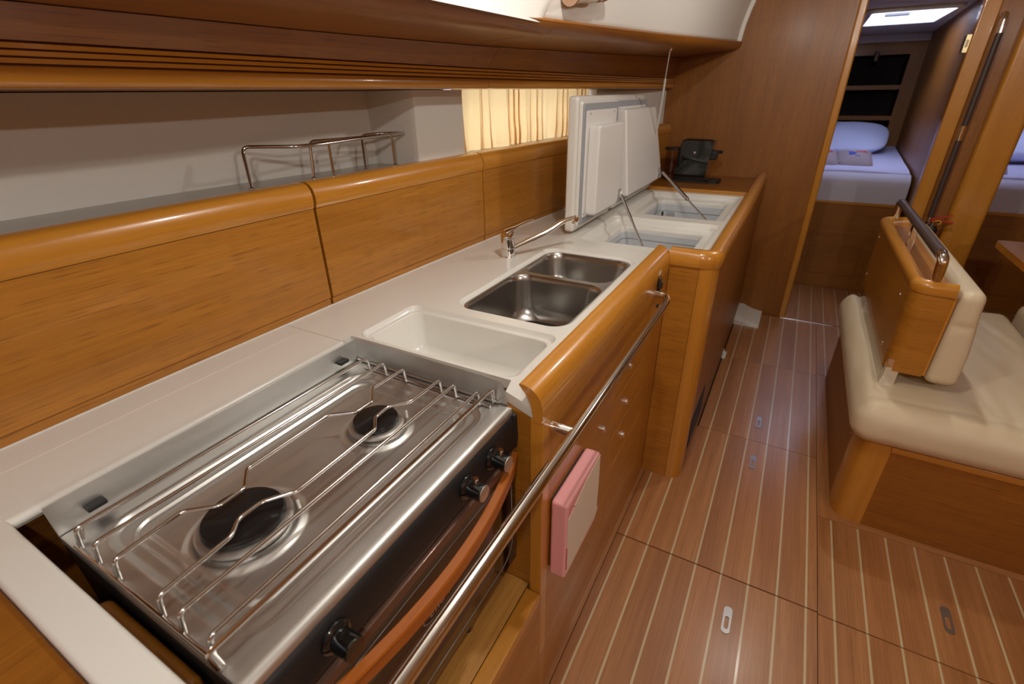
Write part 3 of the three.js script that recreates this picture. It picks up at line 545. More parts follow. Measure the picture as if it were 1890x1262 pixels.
// ---- gas stove
{
  const t = thing('gas_stove', 'stainless steel two-burner marine gas stove with black oven', 'stove');
  const Z0 = -0.0995, Z1 = -0.644, X0 = -0.760, X1 = -0.3775, HY = 0.879;
  obj('oven_body', [rbox(X0, -0.373, 0.484, 0.8635, Z1 - 0.002, Z0 + 0.002, 0.004, 2)], M.black, t);
  // pressed hob top
  const nx = 230, nz = 240, burners = [[-0.5585, -0.2333, 0.0745, 0.064], [-0.5547, -0.485, 0.060, 0.0494]];
  const sdf = (x, z, i, r) => { const cx = (X0 + 0.036 - 0.4046) / 2, hx = (-0.4046 - (X0 + 0.036)) / 2 - i, cz = (Z0 + Z1) / 2, hz = (Z0 - Z1) / 2 - 0.026 - i; const qx = Math.abs(x - cx) - hx + r, qz = Math.abs(z - cz) - hz + r; return Math.hypot(Math.max(qx, 0), Math.max(qz, 0)) + Math.min(Math.max(qx, qz), 0) - r; };
  const h = (x, z) => {
    let y = HY;
    y -= 0.0085 * smooth(0.004, -0.010, sdf(x, z, 0, 0.045));
    y -= 0.0040 * smooth(0.0015, -0.0035, sdf(x, z, 0.022, 0.032));
    y += 0.0040 * smooth(0.0015, -0.0035, sdf(x, z, 0.036, 0.025));
    for (const [bX, bZ, ro, ri] of burners) { const d = Math.hypot(x - bX, z - bZ); y += 0.0045 * smooth(ro + 0.006, ro - 0.006, d) - 0.003 * smooth(ri + 0.003, ri - 0.003, d); }
    return y;
  };
  let rows = []; for (let i = 0; i <= nx; i++) { const x = lerp(X0, X1 - 0.004, i / nx); const r = []; for (let j = 0; j <= nz; j++) { const z = lerp(Z0, Z1, j / nz); r.push(V(x, h(x, z), z)); } rows.push(r); }
  for (const [dx, dy] of [[0.000, 0], [0.004, -0.0006], [0.0075, -0.003], [0.010, -0.007], [0.0108, -0.013]]) rows.push(zs(Z0, Z1, nz).map(z => V(X1 + dx, HY + dy, z)));
  obj('hob_top', grain(loft(rows), 'z'), M.steel, t, 'brushed stainless pressed hob top');
  for (const z of [Z0 + 0.0006, Z1 - 0.0006]) obj('hob_rim', box(X0, X1 + 0.008, 0.8635, HY - 0.0005, z - 0.0005, z + 0.0005), M.steel, t);
  // raised guard at the back and forward side
  obj('guard', [grain(rbox(-0.7635, -0.7618, 0.8635, 0.9305, -0.6487, Z0 + 0.002, 0.0006, 1), 'z'),
    grain(extrude([[-0.7630, 0.8635], [-0.3800, 0.8635], [-0.3805, 0.893], [-0.388, 0.922], [-0.396, 0.9305], [-0.7630, 0.9305]], 'z', -0.6487, -0.6472), 'x')], M.steel, t);
  obj('guard_flange', tube([V(-0.760, HY + 0.004, -0.6445), V(-0.396, HY + 0.004, -0.6445)], 0.0025, { bend: 0, n: 8 }), M.steel, t);
  // burners
  burners.forEach(([bX, bZ, ro, ri], i) => {
    const c = V(bX, h(bX, bZ), bZ), k = i ? 0.0397 : 0.0537, s = k / 0.0555;
    const b = obj('burner', lathe([[0, 0], [ri * 0.92, 0], [ri * 0.92, 0.003], [ri * 0.80, 0.004], [ri * 0.80, 0.007], [ri * 0.97, 0.010], [ri * 0.97, 0.0135], [ri * 0.88, 0.0165], [0, 0.0165]], c, V(0, 1, 0), 48), S({ color: new THREE.Color().setRGB(0.50, 0.48, 0.45), metalness: 0.9, roughness: 0.42 }), t, 'cast metal burner crown');
    obj('burner_cap', lathe([[0, 0.0165], [k * 0.97, 0.0165], [k, 0.0185], [k * 0.995, 0.0225], [k * 0.955, 0.0255], [k * 0.5, 0.0268], [0, 0.0270]], c, V(0, 1, 0), 48), M.enamel, b, 'round black enamel cap');
    obj('igniter', cyl(V(bX + ri * 0.72, c.y + 0.012, bZ - ri * 0.82), V(bX + ri * 0.72, c.y + 0.026, bZ - ri * 0.82), 0.0022, 10), M.white, b);
  });
  // pan support: rods hooked down at both ends
  const gy = 0.9126, za = -0.1075, zb = -0.620, rod = (pts, r = 0.0030) => obj('grid_rod', tube(pts.map(p => V(...p)), r, { bend: 0.007, n: 9 }), M.wire, t);
  const ends = (x, mid, dx = 0) => rod([[x, 0.882, za + 0.004], [x, gy, za], ...mid, [x + dx, gy, zb], [x + dx, 0.882, zb - 0.003]]);
  ends(-0.7105, [], 0.008); ends(-0.6621, [], 0.006);
  ends(-0.6137, [[-0.6176, gy, -0.1907], [-0.5827, gy, -0.2197], [-0.5827, gy, -0.2556], [-0.6166, gy, -0.2836], [-0.6147, gy, -0.4375], [-0.5789, gy, -0.4646], [-0.5769, gy, -0.5024], [-0.6089, gy, -0.5372]], 0.010);
  ends(-0.5169, [[-0.5208, gy, -0.1965], [-0.5392, gy, -0.2188], [-0.5382, gy, -0.2526], [-0.5130, gy, -0.2885], [-0.5150, gy, -0.4453], [-0.5382, gy, -0.4704], [-0.5401, gy, -0.5043], [-0.5159, gy, -0.5343]], 0.003);
  ends(-0.4763, [], -0.003); ends(-0.4220, [], -0.004);
  obj('grid_bar', [tube([V(-0.4056, 0.884, -0.641), V(-0.4056, 0.9146, -0.638), V(-0.4056, 0.9146, -0.097), V(-0.4075, 0.882, -0.101)], 0.0022, { bend: 0.006, n: 8, sq: 2.1 })], M.wire, t, 'flat bar at the front of the pan support');
  for (const z of [za + 0.006, zb - 0.006]) obj('grid_cross_rod', tube([V(-0.721, 0.882, z), V(-0.4046, 0.882, z)], 0.0028, { bend: 0, n: 8 }), M.wire, t);
  obj('grid_retainer', [tube([V(-0.722, 0.884, -0.110), V(-0.735, 0.897, -0.118), V(-0.738, 0.890, -0.135), V(-0.738, 0.890, -0.620)], 0.0028, { bend: 0.008, n: 8 })], M.wire, t);
  for (const z of [-0.145, -0.600]) obj('guard_clip', rbox(-0.7615, -0.748, 0.896, 0.903, z - 0.012, z + 0.012, 0.002, 2), M.black, t);
  // black control fascia
  obj('control_panel', creased(loft(zs(Z0 + 0.006, Z1 - 0.006, 2).map(z => [[-0.388, 0.8692], [-0.374, 0.8688], [-0.3665, 0.8655], [-0.362, 0.859], [-0.3605, 0.848], [-0.3585, 0.810], [-0.3605, 0.798], [-0.367, 0.794], [-0.388, 0.794]].map(([x, y]) => V(x, y, z))), { closed: true, caps: true }), 40), M.black, t, 'black control panel with rounded top edge');
  for (const z of [-0.643, -0.1005]) obj('panel_end', rbox(-0.397, -0.358, 0.792, 0.8705, z - 0.005, z + 0.005, 0.010, 3), M.black, t);
  // knobs
  [[-0.5547, 0], [-0.476, 0], [-0.198, 1]].forEach(([z, plain]) => {
    const c = V(-0.3596, 0.8322, z);
    const k = obj('knob', lathe([[0, 0], [0.0215, 0], [0.0215, 0.003], [0.0185, 0.006], [0.0150, 0.007], [0.0150, 0.030], [0.0145, 0.0325], [plain ? 0 : 0.0138, 0.0330], ...(plain ? [] : [[0.0138, 0.0322], [0, 0.0322]])], c, V(1, 0, 0), 30), M.glossBlack, t, plain ? 'plain black knob' : 'black knob with chrome face and peg');
    if (!plain) { obj('knob_face', lathe([[0, 0.0322], [0.0140, 0.0322], [0.0140, 0.0345], [0.0125, 0.0352], [0, 0.0352]], c, V(1, 0, 0), 28), M.steel, k); obj('peg', cyl(c.clone().add(V(0.019, 0.012, 0)), c.clone().add(V(0.019, 0.0265, 0)), 0.0042, 14), M.chrome, k); }
    else obj('peg', lathe([[0, 0], [0.0065, 0], [0.0065, 0.002], [0.004, 0.002], [0.003, 0.0005], [0, 0.0005]], c.clone().add(V(0.018, 0.0145, 0)), V(0, 1, 0), 14), M.glossBlack, k);
  });
  // oven door
  const d = obj('oven_door', [rbox(-0.380, -0.3606, 0.489, 0.782, Z1 + 0.004, Z0 - 0.004, 0.003, 2)], M.ovenGlass, t, 'dark glass oven door');
  obj('door_top_reflection', rbox(-0.373, -0.3567, 0.769, 0.788, Z1 + 0.004, Z0 - 0.004, 0.002, 2), S({ color: new THREE.Color().setRGB(0.20, 0.11, 0.075), roughness: 0.15, metalness: 0.3 }), d, 'bronze-tinted strip standing in for the wood reflected in the door top');  // added strip: its brown paints the handle and wood mirrored in the glass
  const loop = rrect(Z1 + 0.022, Z0 - 0.022, 0.515, 0.749, 0.05, 8).map(([z, y]) => V(-0.3603, y, z)); loop.push(loop[0].clone());
  obj('printed_line', tube(loop, 0.0007, { bend: 0, n: 5, caps: false }), M.grey, d);
  const cv = document.createElement('canvas'); cv.width = 256; cv.height = 128; const cx = cv.getContext('2d');
  cx.fillStyle = '#000'; cx.fillRect(0, 0, 256, 128); cx.strokeStyle = '#fff'; cx.fillStyle = '#fff'; cx.lineWidth = 7;
  cx.font = 'bold italic 74px sans-serif'; cx.textAlign = 'center'; cx.textBaseline = 'middle'; cx.fillText('eno', 128, 60);
  cx.beginPath(); cx.ellipse(128, 64, 112, 54, 0, Math.PI * 0.62, Math.PI * 1.12); cx.stroke(); cx.beginPath(); cx.ellipse(128, 64, 112, 54, 0, -Math.PI * 0.38, Math.PI * 0.12); cx.stroke();
  const lt = new THREE.CanvasTexture(cv);
  const pg = new THREE.PlaneGeometry(0.079, 0.0395); pg.rotateY(Math.PI / 2).translate(-0.3598, 0.6610, -0.372);
  obj('printed_logo', pg, S({ color: new THREE.Color().setRGB(0.28, 0.28, 0.28), roughness: 0.4, alphaMap: lt, transparent: true }), d, 'grey oval logo lettering');
  obj('door_foot', lathe([[0, 0], [0.007, 0], [0.007, 0.012], [0, 0.012]], V(-0.368, 0.476, -0.455), V(0, 1, 0), 14), M.black, t);
  // bowed wooden handle
  const hz = zs(-0.620, -0.092, 26), hf = z => -0.3065 - 0.0426 * Math.pow((z + 0.353) / 0.266, 2);
  const hrow = hz.map((z, i) => { const e = Math.min(1, Math.min(i, 26 - i) / 2.0), w = lerp(0.0055, 0.0082, e), hh = lerp(0.008, 0.0125, e); return [[-1, -0.8], [-0.8, -1], [0.8, -1], [1, -0.8], [1, 0.8], [0.8, 1], [-0.8, 1], [-1, 0.8]].map(([a, b]) => V(hf(z) + a * w, 0.794 + b * hh, z)); });
  obj('handle', W(creased(loft(hrow, { closed: true, caps: true }), 30), 'z', 0.4), M.handleWood, t, 'bowed reddish wooden oven handle');
  for (const z of [-0.60, -0.111]) obj('handle_stay', cyl(V(-0.362, 0.788, z), V(hf(z), 0.792, z), 0.006, 12), M.black, t);
}
// ---- fridge unit
let fridge;
{
  const t = fridge = thing('fridge_cabinet', 'varnished top-loading fridge unit with a rounded wooden corner and two open wells', 'cabinet');
  const FX = -0.150, FZ = -1.604, R = 0.055;
  const arc = (x1, z1, r, n = 10) => zs(0, 1, n).map(u => { const a = u * Math.PI / 2; return [x1 - r + Math.sin(a) * r, z1 - r + Math.cos(a) * r]; });
  obj('aft_panel', W(rbox(-0.300, FX - R, 0, 0.888, FZ - 0.02, FZ, 0.001, 1), 'x', 0.4), M.veneer, t);
  obj('corner_post', W(extrude([[FX - R, FZ - 0.02], ...arc(FX + 0.001, FZ + 0.001, R), [FX - 0.02, FZ - R], [FX - 0.03, FZ - 0.03]], 'y', 0, 0.888), 'y', 0.1), M.solid, t, 'solid rounded corner post');
  obj('side_panel', W(rbox(FX - 0.02, FX, 0, 0.888, ZB + 0.004, FZ - R, 0.001, 1), 'y', 0.6), M.veneerDeep, t);
  obj('vent', [box(FX, FX + 0.0015, 0.095, 0.245, -1.99, -1.69), ...zs(0.11, 0.235, 8).map(y => rbox(FX, FX + 0.004, y - 0.003, y + 0.003, -1.985, -1.695, 0.001, 1))], M.black, t, 'black slotted vent');
  // bullnose rail: aft run, corner, long run
  const pr = [[0.006, 0.889], [0.009, 0.900], [0.0095, 0.914], [0.006, 0.928], [-0.002, 0.938], [-0.014, 0.9425], [-0.030, 0.942], [-0.040, 0.936], [-0.044, 0.926], [-0.045, 0.896], [-0.045, 0.889]];
  const sweep = (pts) => creased(loft(pts.map(([x, z, nx, nz]) => pr.map(([o, y]) => V(x + nx * o, y, z + nz * o))), { closed: true, caps: true }), 40);
  const NR = 0.058;
  obj('fiddle_rail', W(sweep([[-0.305, FZ, 0, 1], [FX - NR, FZ, 0, 1]]), 'x', 0.2), M.solid, t);
  obj('fiddle_corner', W(sweep(zs(0, 1, 12).map(u => { const a = u * Math.PI / 2; return [FX - NR + Math.sin(a) * NR, FZ - NR + Math.cos(a) * NR, Math.sin(a), Math.cos(a)]; })), 'x', 0.6), M.solid, t, 'rounded corner of the rail');
  obj('fiddle_rail', W(sweep([[FX, FZ - NR, 1, 0], [FX, -2.4, 1, 0], [FX - 0.006, ZB + 0.005, 1, 0]]), 'z', 0.9), M.solid, t);
  // moulded top with two wells
  const wells = [[-0.685, -0.225, -2.195, -1.745], [-0.685, -0.222, -2.880, -2.275]];
  obj('fridge_top', creased(extrude([[-0.7145, -1.728], [-0.30, -1.668], [-0.193, -1.652], [-0.193, -2.925], [-0.7145, -2.925]], 'y', CY - 0.03, CY, wells.map(b => rrect(b[0], b[1], b[2], b[3], 0.03, 6))), 25), M.white, t);
  wells.forEach((b, i) => {
    const lev = [[0, 0], [0.003, 0.006], [0.010, 0.010], [0.014, 0.012], [0.016, 0.024], [0.030, 0.028], [0.050, 0.030], [0.054, 0.034], [0.057, 0.040], [0.058, 0.052]];
    const rr = (k, d) => ring(rrect(b[0] + k, b[1] - k, b[2] + k, b[3] - k, 0.03, 6), CY - d);
    obj('well_rim', loft(lev.map(([k, d]) => rr(k, d)), { closed: true }), M.white, t, 'stepped white rim of a fridge well');
    const inn = [[0.058, 0.052], [0.061, 0.056], [0.062, 0.30], [0.075, 0.45], [0.11, 0.46]];
    const iw = obj('well_liner', loft(inn.map(([k, d]) => rr(k, d)), { closed: true, caps: 'end' }), S({ color: new THREE.Color().setRGB(0.62, 0.64, 0.66), roughness: 0.35 }), t, 'pale grey fridge well liner');
    obj('seam_line', tube(rr(0.0615, i ? 0.090 : 0.082), 0.0020, { bend: 0, n: 5, caps: false }), M.gasket, iw);
    if (!i) obj('divider', [rbox(b[0] + 0.063, b[1] - 0.063, CY - 0.30, CY - 0.14, b[2] + 0.10, b[2] + 0.115, 0.004, 2)], M.plastic, iw);
    else { obj('thermostat', rbox(-0.610, -0.600, 0.765, 0.800, b[2] + 0.061, b[2] + 0.072, 0.004, 2), M.black, iw); obj('rating_label', [rbox(-0.590, -0.525, 0.745, 0.805, b[2] + 0.0605, b[2] + 0.0625, 0.0005, 1)], M.seal, iw, 'grey label with lines of fine print');
      obj('label_print', zs(0, 1, 8).map(u => box(-0.585, lerp(-0.545, -0.530, (u * 7.3) % 1), lerp(0.752, 0.798, u) - 0.0018, lerp(0.752, 0.798, u) + 0.0018, b[2] + 0.0625, b[2] + 0.0632)), M.gasket, iw); }
  });
  // wooden shelf forward of the wells
  obj('shelf_top', W(rbox(-0.80, FX - 0.045, CY - 0.01, CY + 0.008, ZB + 0.004, -2.95, 0.001, 1), 'x', 0.3), M.veneerDeep, t);
  obj('shelf_edge', W(rbox(-0.80, FX - 0.045, CY - 0.01, CY + 0.018, -2.95, -2.927, 0.004, 2), 'x', 0.9), M.solid, t);
  obj('side_screw', cyl(V(FX, 0.706, -3.50), V(FX + 0.006, 0.706, -3.50), 0.006, 10), M.wire, t);
}
// ---- fridge lids, standing open
function lid(label, z0, z1, zt, w, lean, block) {
  const th = 0.036, H = 0.485, xb = -0.724;
  const quad = (inset, x0, x1, r, y0 = 0, y1 = H, zz = 0) => {   // slab with rounded edges; far edge tapers to zt
    const n = 4, rows = [];
    const far = y => lerp(z1, zt, y / H);
    const loop = (k, x) => { const a = [[z0 - inset - k, y0 + inset + k], [far(y0) + inset + k + zz, y0 + inset + k], [far(y1) + inset + k + zz, y1 - inset - k], [z0 - inset - k, y1 - inset - k]];
      const out = []; a.forEach((p, i) => { const q = a[(i + 3) % 4], s = a[(i + 1) % 4], rr = Math.max(0.001, r - k * 0.5), u = (v, w2) => { const dx = w2[0] - v[0], dy = w2[1] - v[1], l = Math.hypot(dx, dy); return [v[0] + dx / l * rr, v[1] + dy / l * rr]; }; const A = u(p, q), B = u(p, s); for (let m = 0; m <= 4; m++) { const g = m / 4; out.push([(1 - g) ** 2 * A[0] + 2 * g * (1 - g) * p[0] + g * g * B[0], (1 - g) ** 2 * A[1] + 2 * g * (1 - g) * p[1] + g * g * B[1]]); } });
      return out.map(([z, y]) => V(xb + x - lean * y, CY + 0.012 + y, z)); };
    const e = Math.min(0.008, Math.abs(x1 - x0) * 0.4);
    return creased(loft([loop(e, x0), loop(e * 0.3, x0 + e * 0.3), loop(0, x0 + e), loop(0, x1 - e), loop(e * 0.3, x1 - e * 0.3), loop(e, x1)], { closed: true, caps: true }), 50);
  };
  const t = obj('fridge_lid', quad(0, -th, 0, 0.016), M.white, fridge, label);
  obj('step', quad(0.018, -0.002, 0.012, 0.012), M.white, t);
  obj('gasket', quad(0.025, 0.010, 0.0175, 0.010), M.gasket, t, 'grey rubber gasket');
  obj('inner_plate', quad(0.049, 0.014, 0.0195, 0.006), M.plastic, t);
  const sc = (y, z) => obj('screw', cyl(V(xb + 0.0194 - lean * y, CY + 0.012 + y, z), V(xb + 0.0212 - lean * y, CY + 0.012 + y, z), 0.0035, 10), M.gasket, t);
  sc(0.425, z0 - 0.085); sc(0.425, zt + 0.085); sc(0.062, z0 - 0.06); sc(0.062, z1 + 0.08);
  block(quad, t, xb, lean);
  return t;
}
lid('open white fridge lid nearest the tap with a boxy inner liner', -1.775, -2.215, -2.215, 0.44, 0.0, (quad, t) => {
  obj('inner_liner', quad(0.075, 0.018, 0.062, 0.016, -0.02, 0.462), M.plastic, t, 'thick boxy white liner');
  obj('latch_slot', rbox(-0.690, -0.676, 1.283, 1.2865, -2.02, -1.97, 0.001, 1), M.gasket, t);
  obj('hinge_plate', rbox(-0.662, -0.655, 0.985, 1.022, -2.155, -2.135, 0.002, 1), M.wire, t);
});
lid('larger open white fridge lid leaning back by the bulkhead, with a slanted liner edge', -2.262, -2.965, -2.83, 0.65, 0.11, (quad, t) => {
  obj('inner_liner', quad(0.052, 0.018, 0.060, 0.010, 0.00, 0.478, -0.055), M.plastic, t, 'white liner with slanted forward edge');
  obj('hinge_plate', [rbox(-0.672, -0.664, 0.975, 1.025, -2.905, -2.885, 0.002, 1), rbox(-0.667, -0.645, 0.992, 1.012, -2.90, -2.888, 0.004, 2)], M.wire, t);
});
// gas struts
{
  const a = V(-0.650, 1.003, -2.885), b = V(-0.275, 0.860, -2.315), m = a.clone().lerp(b, 0.56);
  const t = obj('gas_strut', cyl(a.clone().lerp(b, 0.03), m, 0.0095, 16), M.wire, fridge, 'thick steel gas strut holding the larger fridge lid'); obj('rod', cyl(m, b, 0.0045, 12), M.chrome, t);
  obj('end_fitting', cyl(a.clone().lerp(b, -0.02), a.clone().lerp(b, 0.05), 0.0085, 12), M.black, t);
  const c = V(-0.652, 1.003, -2.145), d = V(-0.430, 0.868, -1.775), n = c.clone().lerp(d, 0.5);
  const t2 = obj('gas_strut', cyl(c, n, 0.0055, 14), M.wire, fridge, 'thin grey gas strut holding the lid nearest the tap'); obj('rod', cyl(n, d, 0.0042, 12), M.wire, t2); obj('end_fitting', cyl(c.clone().lerp(d, -0.03), c.clone().lerp(d, 0.03), 0.007, 12), M.plastic, t2);
}
// cord holding the big lid
{
  const t = thing('lid_cord', 'thin pale cord hanging from the ledge to the larger fridge lid', 'cord');
  const a = V(-0.597, 1.566, -2.52), b = V(-0.722, 1.095, -2.905);
  obj('cord', tube([a.clone().lerp(b, 0.24), a.clone().lerp(b, 0.6).add(V(0.004, 0, 0)), b], 0.0048, { bend: 0.1, n: 10 }), M.seal, t);
  obj('hook', [tube([a, a.clone().lerp(b, 0.26)], 0.0035, { bend: 0, n: 8 }), cyl(a.clone().add(V(0, 0.012, 0)), a.clone().add(V(0, -0.004, 0)), 0.007, 10)], M.chrome, t);
}
// ---- coffee machine
{
  const t = thing('coffee_machine', 'glossy black capsule coffee machine on the wooden shelf', 'coffee machine');
  const y = CY + 0.008, z0 = -3.335, z1 = -3.215;
  const prof = [[-0.655, y + 0.008], [-0.470, y + 0.008], [-0.466, y + 0.06], [-0.458, y + 0.150], [-0.445, y + 0.215], [-0.445, y + 0.238], [-0.455, y + 0.246], [-0.60, y + 0.248], [-0.628, y + 0.238], [-0.640, y + 0.20], [-0.648, y + 0.10]];
  obj('body', creased(loft([[-0.012, 0.90], [0.0, 0.97], [0.012, 1.0], [0.108, 1.0], [0.12, 0.97], [0.132, 0.90]].map(([d, k]) => prof.map(([x, yy]) => V(-0.548 + (x + 0.548) * lerp(1, k, 0.25), y + (yy - y) * lerp(1, k, 0.35), z0 + d))), { closed: true, caps: true }), 40), M.glossBlack, t);
  obj('lever', [creased(extrude(rrect(-0.52, -0.400, z0 + 0.02, z1 - 0.02, 0.045, 8), 'y', y + 0.165, y + 0.180), 30), rbox(-0.47, -0.425, y + 0.130, y + 0.170, z0 + 0.03, z1 - 0.03, 0.008, 3)], M.black, t, 'black lever and outlet');
  obj('tank_cover', creased(extrude(rrect(-0.735, -0.62, z0 + 0.01, z1 - 0.01, 0.045, 8), 'y', y + 0.180, y + 0.192), 30), M.black, t);
  obj('water_tank', loft([0.012, 0.02, 0.10, 0.178].map(d => ring(rrect(-0.728, -0.650, z0 + 0.015, z1 - 0.015, 0.035, 6), y + d)), { closed: true, caps: true }), S({ color: new THREE.Color().setRGB(0.8, 0.7, 0.62), transmission: 1, thickness: 0, roughness: 0.08 }), t, 'clear plastic water tank');
  obj('drip_tray', [rbox(-0.66, -0.455, y, y + 0.010, z0 - 0.01, z1 + 0.012, 0.004, 2), creased(extrude(rrect(-0.475, -0.385, z0 + 0.0, z1 + 0.0, 0.03, 6), 'y', y, y + 0.018), 30)], M.black, t);
  obj('button', lathe([[0, 0], [0.006, 0], [0.006, 0.003], [0, 0.004]], V(-0.545, y + 0.172, z1 + 0.012), V(0, 0, 1), 14), M.chrome, t);
  obj('power_cord', tube([V(-0.60, y + 0.006, z1), V(-0.67, y + 0.006, z1 + 0.03), V(-0.71, y + 0.03, z1 + 0.02), V(-0.745, y + 0.01, z1 - 0.01)], 0.0035, { bend: 0.03, n: 8 }), M.black, t);
}
// ---- white moulded foot in the corner of fridge unit and bulkhead
tag(obj('moulded_step', [creased(loft([[-0.149, 0.055], [-0.12, 0.055], [-0.06, 0.030], [0.004, 0.020]].map(([x, h]) => [V(x, 0.0, -3.29), V(x, h * 0.55, -3.292), V(x, h, -3.33), V(x, h, ZB + 0.003), V(x, 0.0, ZB + 0.003)]), { closed: true, caps: true }), 50)], M.white), 'low white moulded foot in the corner by the bulkhead', 'foot block');
tag(obj('floor_bracket', [rbox(-0.149, -0.128, 0.0, 0.014, -2.83, -2.745, 0.005, 3), rbox(-0.149, -0.143, 0.0, 0.032, -2.82, -2.755, 0.003, 2)], M.white), 'small white plastic bracket on the floor beside the fridge unit', 'bracket');
// ================================================================ SALOON
// ---- settee base
let settee;
{
  const t = settee = thing('settee', 'wooden settee with a rounded front corner and a framed backrest on metal legs', 'settee');
  const X0 = 0.380, X1 = 1.0, Z0 = -1.692, Z1 = -2.770, R = 0.062, H = 0.352;
  const a = zs(0, 1, 8).map(u => { const g = u * Math.PI / 2; return [X0 + R - Math.sin(g) * R, Z0 - R + Math.cos(g) * R]; });
  obj('front_panel', W(rbox(X0 + R, X1, 0, H, Z0 - 0.02, Z0 - 0.0005, 0.001, 1), 'x', 0.3), M.veneerDeep, t);
  obj('corner_post', W(extrude([[X0 + R + 0.03, Z0], ...a, [X0, Z0 - R - 0.05], [X0 + 0.03, Z0 - R - 0.05], [X0 + R + 0.03, Z0 - 0.03]], 'y', 0, H), 'y', 0.5), M.solid, t, 'solid rounded corner post');
  obj('side_panel', W(rbox(X0 + 0.0005, X0 + 0.02, 0, H, Z1, Z0 - R - 0.05, 0.001, 1), 'z', 0.8), M.veneerDeep, t);
  obj('back_panel', W(rbox(X0 + 0.02, X1, 0, H, Z1, Z1 + 0.02, 0.001, 1), 'x', 0.1), M.veneerDeep, t);
  obj('seat_board', W(rbox(X0 + 0.02, X1 - 0.001, H - 0.02, H - 0.001, Z1 + 0.02, Z0 - 0.02, 0.001, 1), 'x', 0.1), M.veneerDeep, t);
  obj('top_strip', W(rbox(X0 + R + 0.028, X1, H - 0.022, H, Z0 - 0.01, Z0 + 0.004, 0.002, 1), 'x', 0.4), M.solid, t);
  for (const [y, z] of [[0.115, -1.80], [0.285, -1.83], [0.24, -2.62], [0.10, -2.70]]) obj('screw_cap', lathe([[0, 0], [0.0055, 0], [0.004, 0.002], [0, 0.0025]], V(X0 + 0.0005, y, z), V(-1, 0, 0), 12), M.chrome, t);
}
// ---- seat cushion
tag(obj('seat_cushion', softBox(0.342, 0.972, 0.352, 0.502, -2.790, -1.652, [0.055, 0.06, 0.055], 60, 18, 100, q => {
  const top = smooth(0.43, 0.50, q.y);
  q.y += top * 0.012 * Math.sin(Math.PI * (q.x - 0.342) / 0.63) * Math.sin(Math.PI * (q.z + 2.79) / 1.138);
  const groove = (d, w, k) => { q.y -= top * k * Math.exp(-(d * d) / (w * w)); };
  groove(q.x - 0.405, 0.010, 0.010 * smooth(-1.76, -1.80, q.z));
  groove(q.z + 1.735, 0.008, 0.004);
  groove((q.x - 0.70) - (q.z + 1.75) * 0.12, 0.008, 0.006 * smooth(-1.74, -1.76, q.z));
  q.y += top * 0.004 * (pn(q.x * 30 + 40, q.z * 8 + 60, 999, 999, 3) - 0.5) * 2;
  const side = smooth(-1.70, -1.655, q.z) * (1 - top); q.z += side * 0.006 * Math.sin(Math.PI * (q.y - 0.352) / 0.15) + side * 0.003 * (pn(q.x * 24 + 9, q.y * 10, 999, 999, 12) - 0.5);
  const ls = smooth(0.385, 0.345, q.x) * (1 - top); q.x -= ls * 0.006 * Math.sin(Math.PI * (q.y - 0.352) / 0.15);
}), M.leather), 'cream leather seat cushion on the wooden settee base', 'cushion');
